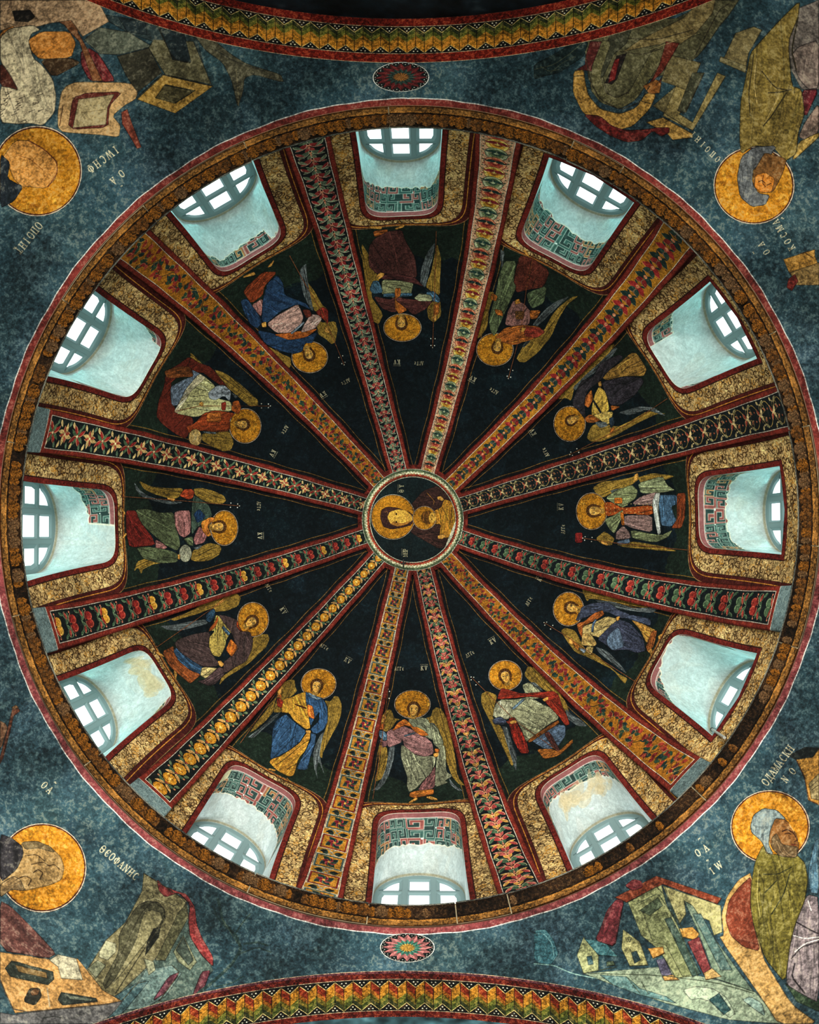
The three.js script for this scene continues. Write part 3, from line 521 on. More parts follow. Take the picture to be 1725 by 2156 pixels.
// ---------------------------------------------------------------- the four pendentives: [things painted on each], outlines measured in 2.875-times crops
// a.part flat shape, c.part cloth, h halo, l line, d dark outline only
const PEND = [
  { q: 0, x: 1125, y: 0, things: [
    ['painted_building', 'ochre painted arched building with a dark red curtain, upper right between cornice and arch', 'fresco', `
a.wall|84,78,52|300,225 480,150 640,120 860,110 1080,0 1240,0 1180,90 1120,160 1040,280 990,340 880,420 700,480 560,640 400,600 330,480 310,320
a.wall|120,100,60|1010,0 1100,0 1080,80 980,200 880,270 740,270 540,310 640,240 760,180 900,110|6
a.wall|62,60,44|470,180 600,150 560,260 480,330 420,460 380,480 350,450 430,300
a.arch|96,88,56|390,240 470,250 400,450 430,560 500,590 580,550 650,420 720,300 800,250 800,330 700,480 620,600 520,660 400,620 340,540 350,400
a.doorway|28,20,18|500,340 560,320 500,480 470,510 430,500 470,420
a.doorway|96,22,20|490,360 520,350 490,480 450,500 465,430
a.wall|104,90,56|820,330 1010,380 960,500 900,620 800,690 720,640 860,520 770,490
a.wall|132,112,66|860,520 960,560 880,690 960,740 1110,440 1160,460 960,790 780,700
a.wall|66,64,46|960,440 1030,440 920,680 870,670
a.wall|112,96,60|1150,350 1220,200 1330,160 1380,180 1300,320 1280,430
a.wall|104,92,60|1130,340 1290,400 1280,440 1120,370
a.column|78,30,26|340,250 410,250 350,400 350,430 260,420 310,390 310,350
a.column|100,36,24|800,250 880,260 840,330 780,430 730,480 760,540 770,470 730,550 680,530 720,470 760,390
a.capital|150,90,40|660,520 740,480 770,500 760,560 700,570
a.arch_rim|186,136,62|240,430 300,420 310,500 330,580 400,660 520,690 620,650 680,560 740,570 700,660 600,760 520,785 440,760 300,690 235,560
a.ledge|180,134,64|680,740 780,710 960,810 960,830 840,845 800,800
c.curtain|104,28,24|300,690 400,700 470,760 560,790 700,780 740,770 820,770 820,800 770,825 720,790 650,850 560,860 460,820 370,760
l|44,36,24|1.2|310,330 345,500 400,600 520,665 640,620 700,520
l|44,36,24|1.2|420,470 440,560 500,590 570,560
l|44,36,24|1|240,460 300,455
l|44,36,24|1|650,610 720,630
l|44,36,24|1|560,230 740,240 960,180
l|44,36,24|1|520,310 660,330 780,290
l|44,36,24|1|980,330 1120,60 1180,20
l|44,36,24|1|870,665 910,690 1030,440
l|44,36,24|1|800,690 960,790
l|170,150,100|.7|700,300 900,230 1000,200`],
    ['painted_tree', 'dark painted shrub left of the ochre arched building, upper right', 'fresco', `
a.foliage|26,40,40|0,390 120,330 250,250 330,250 300,340 210,400 150,440 60,460 0,480
l|70,74,56|1|0,420 120,390 210,330 290,260
l|60,66,52|1|100,440 170,380 250,340
l|80,82,60|.8|40,400 90,430 150,420`],
    ['painted_lectern', 'ochre painted lectern at the right edge with a red leg, right of the dome', 'fresco', `
a.top|176,124,52|1510,1570 1700,1510 1700,1550 1720,1600 1545,1650
a.side|140,108,60|1550,1650 1725,1590 1725,1725 1590,1725
a.leg|104,30,24|1540,1690 1580,1660 1600,1700 1560,1760 1530,1740
l|60,36,16|1|1640,1530 1690,1560
l|60,36,16|1|1600,1540 1660,1520`],
    ['painted_saint', 'painted seated figure in olive mantle and grey striped head cloth, gold halo, upper right', 'fresco', `
a.robe|104,92,84|1560,60 1725,0 1725,540 1620,540 1560,430 1540,280
c.robe|112,94,84|1560,330 1600,280 1725,240 1725,530 1660,540 1600,470|12
c.robe|120,96,84|1600,830 1640,740 1725,620 1725,800 1660,850|8
c.robe|150,118,56|1560,980 1600,860 1725,800 1725,830|5
c.robe|86,26,30|1620,545 1725,540 1640,720|6
h|1332,1122,240,230
c.mantle|118,96,44|1610,0 1480,130 1380,240 1310,320 1280,480 1250,620 1245,850 1255,930 1330,880 1450,890 1520,975 1590,930 1600,800 1640,680 1620,540 1560,520 1540,250 1600,100|34
c.head_cloth|92,92,92|1255,950 1330,890 1470,880 1420,960 1330,1020 1320,1100 1360,1170 1430,1180 1400,1240 1320,1250 1250,1190 1230,1080|22
a.beard|112,72,34|1400,920 1530,960 1510,1040 1450,1160 1380,1165 1330,1130 1330,1040 1370,970
a.face|186,110,36|1340,1060 1400,1040 1460,1080 1440,1160 1370,1165 1335,1130
l|50,24,10|1|1360,1100 1380,1090 1400,1105
l|50,24,10|1|1410,1120 1435,1110
l|50,24,10|.8|1390,1060 1385,1110 1405,1130
l|44,36,20|1.4|1380,430 1460,530 1540,545
l|44,36,20|1.4|1530,560 1440,700 1390,760
l|44,36,20|1.4|1420,560 1500,555 1560,540
l|44,36,20|1.4|1600,100 1560,300 1590,420
l|44,36,20|1.2|1330,330 1300,560 1310,700
l|180,150,90|.8|1350,350 1330,500 1350,620
l|180,150,90|.8|1480,590 1400,740`],
  ], text: [['OПOIHT', 1112, 962, 962, 812, 15, 222], ['KOCMA', 1560, 1500, 1465, 1345, 17, 240], ['OA', 1408, 1525, 1375, 1480, 16, 240], ['~', 1330, 1530, 1330, 1530, 14, 240], ['~', 1505, 1320, 1505, 1320, 16, 200]] },
  { q: 1, x: 1125, y: 1556, things: [
    ['painted_building', 'pale green painted pavilion with red columns, roof and hanging curtain, lower right', 'fresco', `
a.wall|126,136,112|300,1420 760,1380 1110,1460 1340,1530 1500,1725 1180,1700 800,1600 480,1490
a.wall|84,112,108|400,1430 560,1440 640,1510 800,1560 860,1600 640,1550 480,1490
a.arch|150,160,134|900,1520 980,1500 1080,1510 1160,1560 1220,1660 1180,1690 1100,1600 1000,1570 950,1580
a.doorway|40,66,66|1060,1580 1120,1540 1190,1640 1150,1670
a.arch|120,140,128|1260,1580 1310,1560 1380,1600 1400,1680 1340,1640
a.wall|134,134,90|570,990 770,880 800,1000 880,1150 990,1430 860,1450 760,1280 650,1190
a.window|78,88,64|640,1040 750,960 780,1010 700,1070
a.wall|116,118,78|660,1050 700,1070 800,1050 980,1420 900,1440 800,1250 720,1230
a.doorway|58,74,64|790,1090 830,1080 1010,1420 960,1440
a.wall|150,140,92|780,890 1130,1010 1140,1170 1090,1190 1060,1100 960,1060 950,1000 910,990 920,1060 880,1120
a.wall|98,112,92|910,980 960,1010 1080,1190 1330,1530 1100,1450 1000,1180
a.doorway|70,90,84|960,1060 1010,1060 1200,1400 1130,1400
a.roof|112,48,28|490,960 740,830 1135,965 1110,1000 780,880 560,990
a.house|150,150,104|260,1310 300,1200 390,1310 390,1400 500,1380 300,1420
a.roof|56,96,100|305,1210 430,1230 510,1320 390,1310
a.house|160,152,100|540,1155 640,1230 690,1370 580,1375 530,1270
a.window|50,76,80|320,1320 350,1315 360,1365 330,1370
a.window|50,70,72|590,1295 620,1285 645,1340 610,1360
a.window|70,80,60|440,1350 480,1345 490,1370 440,1375
a.capital|176,124,56|880,1150 960,1140 1000,1180 980,1220 900,1200
a.column|104,44,44|930,1230 1000,1200 1070,1390 1030,1430
a.base|170,134,80|1030,1420 1080,1390 1135,1440 1040,1460
a.capital|176,124,56|690,1270 780,1260 790,1300 720,1330
a.column|84,78,96|740,1340 790,1330 840,1440 780,1450
a.base|176,130,70|780,1440 840,1430 880,1460 790,1465
c.curtain|104,40,44|500,970 545,980 520,1100 490,1260 370,1220 410,1130 440,1040
a.knob|100,34,36|550,890 600,850 650,860 660,900 600,920
l|50,56,40|1|570,990 770,880 990,1430
l|50,56,40|1|790,890 830,1000 900,1160
l|50,56,40|1|620,1000 750,935 800,1010 860,1090
l|50,56,40|1|330,1420 740,1430 1100,1475 1330,1540
l|50,56,40|.8|560,1440 640,1540
l|50,56,40|.8|650,1470 690,1540
l|50,56,40|.8|565,1205 590,1200 580,1235 565,1205`],
    ['painted_tree', 'pale blue painted tree with a bent trunk left of the green pavilion, lower right', 'fresco', `
a.foliage|52,92,100|0,1160 70,1150 120,1220 150,1300 100,1370 0,1350
l|110,146,146|1|0,1180 60,1180 110,1240 120,1310
l|40,70,76|1|0,1220 50,1230 80,1290
l|120,150,140|1.3|0,1360 120,1370 230,1420 380,1450
l|40,70,76|1|20,1310 80,1320 130,1360`],
    ['painted_lectern', 'ochre painted reading stand with an open page, right edge above the lower gold halo', 'fresco', `
a.shade|22,26,24|1540,100 1640,50 1725,55 1690,110 1600,135
a.board|176,122,50|1590,125 1690,110 1725,60 1725,400 1660,370 1640,230
a.page|150,128,84|1665,270 1725,210 1725,370 1680,360
l|70,36,16|1.2|1590,130 1640,240 1665,370 1720,395
l|50,36,24|.8|1675,290 1720,250
l|50,36,24|.8|1680,310 1722,280`],  // first shape of this stand is a flat black panel above the board
    ['painted_saint', 'painted seated figure in olive mantle and blue grey head cloth on a red backed chair', 'fresco', `
a.chair_rim|174,132,74|1320,805 1240,850 1170,950 1135,1060 1150,1190 1120,1200 1400,1600 1480,1725 1720,1725 1560,1610 1370,1300
a.chair_back|110,48,30|1315,830 1240,900 1180,980 1160,1090 1190,1190 1270,1260 1370,1285 1330,1130 1310,1000
a.ground|44,60,40|1520,1480 1650,1560 1725,1580 1725,1650 1590,1590 1560,1540
c.robe|128,112,112|1660,940 1725,960 1725,1600 1640,1555 1530,1490 1530,1400 1560,1170 1600,1040|30
c.robe|70,96,110|1700,620 1725,600 1725,940 1670,930 1660,800
h|1430,533,235,218
a.face|120,76,36|1440,480 1530,490 1590,580 1605,650 1590,720 1490,710 1430,640 1425,560
c.head_cloth|108,118,116|1310,530 1330,460 1390,420 1470,430 1530,490 1460,480 1430,560 1420,640 1450,700 1410,690 1380,620 1320,570|20
c.mantle|104,92,36|1340,740 1390,640 1410,700 1590,700 1640,750 1660,850 1640,980 1580,1130 1550,1250 1520,1480 1400,1330 1330,1130 1310,1000 1320,850|30
a.beard|92,70,44|1440,600 1470,570 1500,640 1560,650 1600,655 1590,720 1490,712 1440,660
l|40,18,8|1.6|1505,560 1535,548 1565,566
l|40,18,8|1.2|1520,575 1540,570 1556,578
l|196,146,80|1.2|1545,515 1575,560
l|40,18,8|1.2|1572,570 1596,612 1578,622
l|110,40,24|1.4|1560,640 1585,642
l|150,120,84|.8|1470,620 1500,690 1540,710
l|150,120,84|.8|1510,660 1540,700 1580,712
l|40,40,20|1.5|1550,820 1510,950 1440,1060
l|40,40,20|1.5|1470,860 1400,930
l|40,40,20|1.2|1390,820 1480,820 1560,780
l|190,170,100|.8|1360,800 1350,950 1370,1080
l|34,28,30|1.6|1590,1110 1680,1160 1725,1180
l|34,28,30|1.6|1560,1330 1620,1260 1725,1230
l|34,28,30|1.6|1580,1360 1560,1440 1640,1540
l|230,220,210|1.1|1570,1190 1640,1210 1725,1200
l|230,220,210|1.1|1580,1290 1640,1240 1725,1215
l|230,220,210|1.1|1680,1040 1660,980`],
  ], text: [['OДАМАСКН', 1402, 262, 1550, 60, 20, 306], ['NO', 1520, 245, 1565, 195, 18, 310], ['OA', 992, 690, 1040, 660, 18, 325], ['IW', 1078, 800, 1118, 768, 18, 325], ['~', 1050, 735, 1050, 735, 14, 325], ['~', 1000, 605, 1000, 605, 14, 325]] },
  { q: 2, x: 0, y: 1556, things: [
    ['painted_building', 'olive painted gate tower with a tall arched doorway and a winding red ribbon, lower left', 'fresco', `
a.wall|70,84,76|870,1330 1000,1270 1130,990 1160,1060 1210,1230 1290,1400 1160,1560 900,1650 640,1700 700,1560
a.wall|112,102,70|870,812 950,860 1130,980 1040,1180 960,1310 870,1400 700,1560 620,1530 520,1410 640,1220 760,1110 860,920
a.arch|70,66,46|830,1010 890,980 960,990 1000,1040 990,1100 900,1200 800,1320 640,1520 620,1480 720,1290 720,1180
a.arch|124,114,80|870,1050 920,1035 970,1050 985,1100 900,1210 720,1440 680,1480 820,1230
a.doorway|24,24,18|930,1150 970,1140 960,1200 900,1280 880,1310 890,1230
a.wall|84,80,54|1080,1050 1130,1000 1140,1080 1000,1340 940,1340 1020,1180
a.wall|112,112,84|1050,1290 1110,1190 1190,1350 1150,1400 1080,1350
a.window|60,68,58|1065,1280 1110,1200 1170,1340 1140,1370
a.wall|92,110,104|880,1400 1040,1370 1100,1420 1000,1560 860,1640 740,1640
a.capital|150,144,112|600,1290 640,1220 700,1240 700,1290 650,1340 600,1320
a.capital|140,138,108|870,1330 930,1350 940,1400 900,1430
a.wall|104,104,80|530,1390 590,1340 640,1370 580,1450
a.wall|60,82,84|690,1560 860,1460 900,1470 760,1640 670,1720 600,1725
c.ribbon|116,42,40|950,850 990,890 1060,920 1130,940 1180,1020 1190,1120 1220,1200 1290,1320 1290,1380 1220,1310 1150,1200 1140,1100 1150,1000 1080,930 1000,960 960,920
c.banner|96,52,60|1020,1440 1090,1410 1000,1540 920,1590|5
c.banner|90,44,50|1170,1540 1220,1410 1275,1400 1240,1500 1180,1560|5
l|44,40,26|1.2|880,820 1120,975 1130,1050
l|44,40,26|1.2|640,1490 740,1290 850,1060 920,985 990,1020 1000,1090
l|44,40,26|1.2|700,1540 840,1320 985,1110
l|44,40,26|1|1040,1370 1090,1420 960,1590
l|44,40,26|1|640,1700 830,1480 880,1470
l|170,160,120|.8|860,990 930,960 1010,1000
l|44,40,26|1|920,935 930,960 900,970
l|44,40,26|1|1020,990 1050,1010 1080,1000`],
    ['painted_pole', 'brown painted carved pole at the left edge above the dark hooded figure', 'fresco', `
a.post|92,50,34|75,-185 100,-198 122,-170 82,-140 60,-40 20,110 0,150 0,110 45,-60
a.base|104,70,48|0,-110 30,-95 45,-70 12,40 0,60
a.finial|120,84,54|70,-190 95,-206 112,-192 90,-178
l|40,22,14|1|60,-60 30,60 0,140`],
    ['painted_tree', 'dark painted tree with forked bare branches right of the olive gate tower, lower left', 'fresco', `
d.trunk|1300,960 1340,960 1400,1130 1520,1050 1470,1170 1480,1260 1660,1270 1480,1320 1400,1440 1250,1510 1230,1480 1400,1350 1440,1270 1370,1170 1330,1100
l|28,44,42|4|1320,970 1350,1110 1430,1190 1460,1270 1400,1370 1290,1470 1200,1540
l|28,44,42|2.4|1430,1170 1470,1110 1515,1060
l|28,44,42|2|1370,1150 1310,1070 1295,1020
l|28,44,42|2|1450,1300 1560,1260 1640,1290
l|30,48,46|2|1300,1500 1400,1480 1470,1440
l|60,72,58|1|1340,1080 1400,1180 1450,1250
l|34,52,50|3|1480,1240 1560,1230 1620,1250`],
    ['painted_saint', 'painted bearded figure with dark hood and large gold halo, lower left edge', 'fresco', `
h|255,780,262,264
a.face|150,116,70|130,625 220,622 300,650 370,720 388,780 370,855 300,885 150,920 70,905 0,960 0,840 60,800 110,740
c.hood|44,40,42|0,575 70,600 130,650 140,700 100,790 0,870|14
a.hair|104,84,54|130,625 220,618 300,650 330,690 240,660 150,670
c.beard|128,100,64|0,880 80,830 120,850 150,920 70,910 0,960|12
c.robe|84,50,44|0,980 60,1010 200,1150 340,1300 290,1330 0,1280|12
l|52,34,16|1.4|200,810 230,790 260,810 240,850
l|52,34,16|1.4|100,850 150,830 190,850 170,890
l|52,34,16|1.2|280,770 330,760 360,790
l|52,34,16|1.2|190,760 260,745 300,770
l|52,34,16|1|150,710 220,700 270,740`],
    ['painted_desk', 'orange tan painted desk with writing boxes and an ink pot in the lower left corner', 'fresco', `
a.front|88,84,82|80,1670 660,1600 740,1590 700,1640 620,1725 0,1725 0,1660
a.top|170,124,70|0,1290 330,1340 470,1330 620,1520 735,1588 660,1602 90,1660 0,1460
a.paper|170,158,130|300,1340 350,1305 460,1330 500,1460 370,1450 350,1380
a.box|42,46,38|30,1390 70,1345 320,1410 325,1455 290,1490 60,1440
a.box|110,84,48|90,1370 280,1415 285,1450 110,1410
a.box|42,46,40|350,1580 370,1535 580,1570 590,1590 380,1612
a.box|96,100,84|400,1550 560,1575 550,1590 420,1575
a.ink_pot|40,38,30|140,1590 180,1510 240,1510 250,1560 210,1615
a.ink|90,60,36|180,1530 210,1510 240,1520 230,1550 190,1555
l|150,130,100|1.6|285,1510 292,1560 300,1620
l|60,50,40|1.4|0,1470 90,1662 660,1606
l|40,40,36|1|260,1690 330,1680 380,1690`],
  ], text: [['ΘЄOФANHC', 622, 668, 820, 832, 19, 40], ['OA', 268, 280, 300, 310, 18, 45], ['~', 335, 265, 335, 265, 15, 45]] },
  { q: 3, x: 0, y: 0, things: [
    ['painted_building', 'grey painted slab building with a gold diamond shaped base, upper left', 'fresco', `
a.wall|44,54,54|640,90 960,140 1190,230 1240,420 1170,420 1050,370 930,250 780,200 660,130
a.wall|84,86,72|510,240 600,165 780,195 920,280 720,330 600,325
a.wall|92,84,58|930,240 1170,250 1280,510 1000,450 900,290
a.wall|52,48,36|710,340 900,290 980,440 830,560 760,450
a.window|30,38,40|960,150 1110,185 1155,375 1045,360
a.window|34,42,44|720,110 880,130 890,210 770,190
a.plinth|168,126,56|990,450 1290,520 1060,685 830,600
a.plinth|84,74,46|1000,510 1180,545 1060,625 940,590
l|30,26,18|1.4|990,452 1285,520
l|30,26,18|1.2|985,445 830,590
l|20,20,16|1|1000,515 1175,548 1060,622
l|30,26,18|1.2|950,150 1050,360 1150,380`],
    ['painted_tree', 'brown grey painted bare tree right of the slab building, upper left', 'fresco', `
a.branch|76,70,52|1180,215 1280,230 1400,330 1500,390 1700,450 1720,500 1540,450 1480,470 1470,560 1440,650 1420,560 1400,480 1350,380 1240,300
l|112,100,72|1|1430,420 1440,540 1445,640
l|40,40,34|1|1300,300 1420,370 1600,430`],
    ['painted_lectern', 'tan painted writing stand with a folded dark red frame, upper left beside the gold halo', 'fresco', `
c.cloth|104,36,36|490,310 540,290 600,330 700,490 630,495 540,485 490,390
a.post|120,72,42|330,100 460,95 475,140 470,190 530,300 620,490 560,490 480,250 420,190 390,150 350,130
a.frame|176,136,88|400,520 460,495 790,500 835,560 820,600 750,640 680,700 730,760 720,830 600,815 380,800 350,770 350,680 370,560
a.frame|86,34,26|440,590 530,560 740,555 660,640 655,770 410,782
a.page|150,130,92|475,600 690,570 650,650 640,752 440,772
a.pen|126,58,42|735,680 770,660 800,750 855,890 830,900 790,830 740,750
l|60,32,16|1|440,590 475,600
l|60,32,16|1|380,640 360,760
l|110,92,60|1|490,680 640,660`],
    ['painted_scroll', 'pale painted scroll with dark lettering over tan cloth in the upper left corner', 'fresco', `
a.table|178,140,104|0,0 590,0 660,130 500,220 430,120 300,140 230,160 0,180
a.cloth|190,118,48|170,240 250,190 420,190 460,260 430,350 240,357 190,310
a.cloth|64,44,26|240,360 430,350 490,380 320,470
a.box|30,24,20|75,65 180,60 210,100 170,130 90,125
a.cloth|74,34,24|0,375 110,475 110,550 0,520
a.cloth|176,110,50|0,190 90,150 60,240 0,300
c.scroll|192,172,136|0,220 60,170 200,150 245,180 190,200 170,250 200,350 260,400 320,480 340,580 330,680 260,760 180,745 100,750 0,740 0,520 60,530 110,545 60,450 0,370
l|90,70,50|1|0,150 60,140 90,150`],
    ['painted_saint', 'painted hooded figure with orange tan head and large gold halo, upper left edge', 'fresco', `
h|225,1035,265,268
a.head|196,132,62|10,960 90,850 180,850 260,900 330,960 350,1020 330,1090 270,1140 190,1130 130,1130 80,1080 50,1000
c.hood|30,36,42|0,930 60,985 40,1080 140,1130 80,1220 0,1260|12
l|96,40,20|1.2|180,855 270,905 345,980 345,1050 290,1130
l|120,66,24|.8|110,940 180,960 260,1030`],
  ], text: [['IWCHФ', 700, 905, 548, 1020, 20, 143], ['OA', 735, 1050, 685, 1095, 18, 143], ['~', 735, 1125, 735, 1125, 13, 143], ['OПOIHT', 232, 1365, 112, 1515, 20, 128], ['~', 85, 1500, 85, 1500, 15, 128], ['АΧРAN', 50, 560, 0, 700, 16, 68], ['IДWAI', 130, 590, 85, 690, 15, 70], ['I3I', 240, 570, 190, 670, 15, 70], ['IO', 245, 665, 140, 738, 15, 70]], ink: 5 },
];
// ---------------------------------------------------------------- the room below: walls, floor, piers and the tall windows that light the vault from beneath
const GR = rng(2024);
function box(w, h, d, x, y, z) { const g = new THREE.BoxGeometry(w, h, d); g.translate(x, y, z); return g; }
function wallTexture(c, seed) { const k = canvas(512, 512, rgb(c)); weather(k, { seed, mid: 0.35, fleckColor: [170, 160, 140], fleck: 0.2 }); return paint(k, { tile: [2, 2] }); }
const wallPaint = wallTexture([70, 86, 92], 3), stonePaint = wallTexture([150, 140, 124], 4), marble = wallTexture([96, 90, 82], 6), nightPaint = wallTexture([16, 24, 30], 8);
const southPaint = wallTexture([62, 96, 104], 9);
structure(mesh('floor', box(6.3, 0.2, 6.3, 0, -0.1, 0), marble));
structure(mesh('wall_north', box(6.3, 7.3, 0.3, 0, 3.65, 2.97), nightPaint));
structure(mesh('wall_south', box(6.3, 7.3, 0.3, 0, 3.65, -2.97), southPaint));
structure(mesh('wall_east', box(0.3, 7.3, 5.64, 2.97, 3.65, 0), wallPaint));
structure(mesh('wall_west', box(0.3, 7.3, 5.64, -2.97, 3.65, 0), wallPaint));
for (const [sx, sz] of [[1, 1], [1, -1], [-1, -1], [-1, 1]]) structure(mesh('corner_pier', mergeGeometries([box(0.6, 4.86, 0.26, sx * 2.49, 2.43, sz * 2.69), box(0.26, 4.86, 0.38, sx * 2.69, 2.43, sz * 2.37), box(0.68, 0.16, 0.3, sx * 2.48, 4.94, sz * 2.68), box(0.3, 0.16, 0.44, sx * 2.68, 4.94, sz * 2.36)]), stonePaint));
const glow = (c, k) => new THREE.MeshStandardMaterial({ color: 0x202020, emissive: new THREE.Color(c[0], c[1], c[2]), emissiveIntensity: k, roughness: 0.4 });
const daylight = glow([1.0, 0.96, 0.86], 2.2), ironDark = plain([30, 28, 26], 0.6);
function tallWindow(n, x, y, z, turn, w, h, power) {
  const g = new THREE.Group(); g.name = 'window_' + n; g.position.set(x, y, z); g.rotation.y = turn; scene.add(g); structure(g, 'tall glazed window in the wall below the vault, outside the picture');
  const fr = []; for (const s of [-1, 1]) fr.push(box(0.09, h + 0.18, 0.12, s * (w / 2 + 0.045), 0, 0), box(w, 0.09, 0.12, 0, s * (h / 2 + 0.045), 0));
  part('window_frame', mergeGeometries(fr), stonePaint, g);
  for (let i = 0; i < 3; i++) for (let j = 0; j < 4; j++) part('pane', box(w / 3 - 0.03, h / 4 - 0.03, 0.01, (i - 1) * w / 3, (j - 1.5) * h / 4, 0), daylight, g);
  const L = new THREE.RectAreaLight(new THREE.Color(0.95, 0.97, 0.9), power, w, h); L.position.set(0, 0, 0.08); L.rotation.y = PI; g.add(L);
}
tallWindow(13, 0, 2.5, 2.78, PI, 3.2, 3.2, ROOM_LIGHT);          // the long side that faces the daylight
tallWindow(14, -2.78, 2.4, 0.2, PI / 2, 2.6, 2.8, ROOM_LIGHT * 0.14);
tallWindow(15, 2.78, 2.4, 0.2, -PI / 2, 2.6, 2.8, ROOM_LIGHT * 0.12);

// ---------------------------------------------------------------- outer shell: roof slab and dome back, so that no sky leaks in
const shell = new THREE.Group(); shell.name = 'ceiling'; scene.add(shell); structure(shell);
{
  const s = new THREE.Shape([[-3.12, -3.12], [3.12, -3.12], [3.12, 3.12], [-3.12, 3.12]].map((q) => new THREE.Vector2(...q))); s.holes.push(new THREE.Path().absarc(0, 0, 2.62, 0, 2 * PI, true));
  const g = new THREE.ExtrudeGeometry(s, { depth: 0.2, bevelEnabled: false, curveSegments: 48 }); g.rotateX(-PI / 2); g.translate(0, 7.22, 0);
  part('roof_slab', g, stonePaint, shell);
  const pr = []; for (let i = 0; i <= 24; i++) { const a = PI / 2 * i / 24; pr.push(new THREE.Vector2(Math.max(0.001, 2.78 * Math.cos(a) ** 0.9), LIP + 0.1 + 2.62 * Math.sin(a))); }
  part('dome_back', new THREE.LatheGeometry([new THREE.Vector2(2.78, 7.3), ...pr], 64), stonePaint, shell);
}

// ---------------------------------------------------------------- pendentives
const SKY_PAINT = [38, 60, 67], Q0 = [0, PI / 2, -PI, -PI / 2], P0 = 2.60, P1 = 4.55, PW = 2048, PH = 1024;
const pendToCanvas = (q) => (px, py) => { const [a, p] = pendAt(px, py); return [(a - Q0[q]) / (PI / 2) * PW, (p - P0) / (P1 - P0) * PH]; };
const pendUV = (q) => (a, p) => [(a - Q0[q]) / (PI / 2), 1 - (p - P0) / (P1 - P0)];
function drawOps(P, ops, s, x0, y0) {
  const out = [];
  for (const row of ops.trim().split('\n')) {
    const f = row.split('|'), [op, nm] = f[0].split('.'); P.frame(x0, y0, 1 / s);
    const col = () => f[1].split(',').map(Number);
    if (op === 'a') { const A = P.fill(f[2], col(), { soft: /chair|face|beard|head|arch|foliage|hair|cloth|scroll|trunk|branch|knob|frame|ink/.test(nm) }), q = P.q; out.push([nm, P.last]); P.strokes(A, q, col(), +(f[3] || 9), { dark: 0.72, light: 1.22, spread: 1.4, width: 1.3, alpha: 0.5 }); P.x.strokeStyle = rgb(col(), 0.35, 0.85); P.x.lineWidth = 0.8 * P.ls; P.x.stroke(A); }
    else if (op === 'd') out.push([nm, (P.path(f[1], true), P.last)]);
    else if (op === 'w') { P.wing(f[1]); out.push(['wing', P.last]); }
    else if (op === 'e') { P.feathers(f[1]); out.push(['feathers', P.last]); }
    else if (op === 'c') { P.path(f[2], true); const l = P.last; P.cloth(f[2], col(), +(f[3] || 14), s < 3 ? { dark: 0.42, light: 1.4, alpha: 0.55, spread: 0.2 } : {}); out.push([nm || 'garment', l]); }
    else if (op === 'h') { const [a, b, c, d] = f[1].split(',').map(Number); P.halo(a, b, c, d, s < 3 ? 1.2 : 1); P.path(P.ellipse(a, b, c * 1.02, d * 1.02), true, false); out.push(['halo', P.last, 'round gold halo with a pale rim']); }
    else if (op === 'f') { const [a, b, r, t] = f[1].split(',').map(Number); P.head(a, b, r, t); P.path(P.ellipse(a, b, r * 1.4, r * 1.4, 24), true, false); out.push(['head', P.last]); }
    else if (op === 's') { const q = points(f[1]), l = q.map((u) => P.px(u)); P.staff(f[1]); const e = [], b = []; l.forEach((u, i) => { const n = l[Math.min(i + 1, l.length - 1)], m = l[Math.max(i - 1, 0)], L = Math.hypot(n[0] - m[0], n[1] - m[1]), ox = -(n[1] - m[1]) / L * 1.6, oy = (n[0] - m[0]) / L * 1.6; e.push([u[0] + ox, u[1] + oy]); b.unshift([u[0] - ox, u[1] - oy]); }); out.push(['staff', [...e, ...b]]); }
    else if (op === 'p' || op === 'b') { P.skin(f[1]); P.path(f[1], true); out.push([op === 'p' ? 'hand' : 'foot', P.last]); }
    else if (op === 'o') { const [a, b, c, d] = f[1].split(',').map(Number), col2 = f[2].split(',').map(Number), el = P.ellipse(a, b, c, d); P.cloth(el, col2, 10, { dark: 0.7, light: 1.3 }); P.path(el, true, false); out.push(['disc', P.last, 'pale round disc']); for (const [u, v] of [[-0.4, -0.5], [0.4, -0.5]]) P.stroke([[a + u * c, b + v * d], [a - u * c, b - v * d]], [190, 180, 150], 0.8); }
    else if (op === 'l') P.stroke(f[3], col(), +f[2]);
  }
  return out;
}
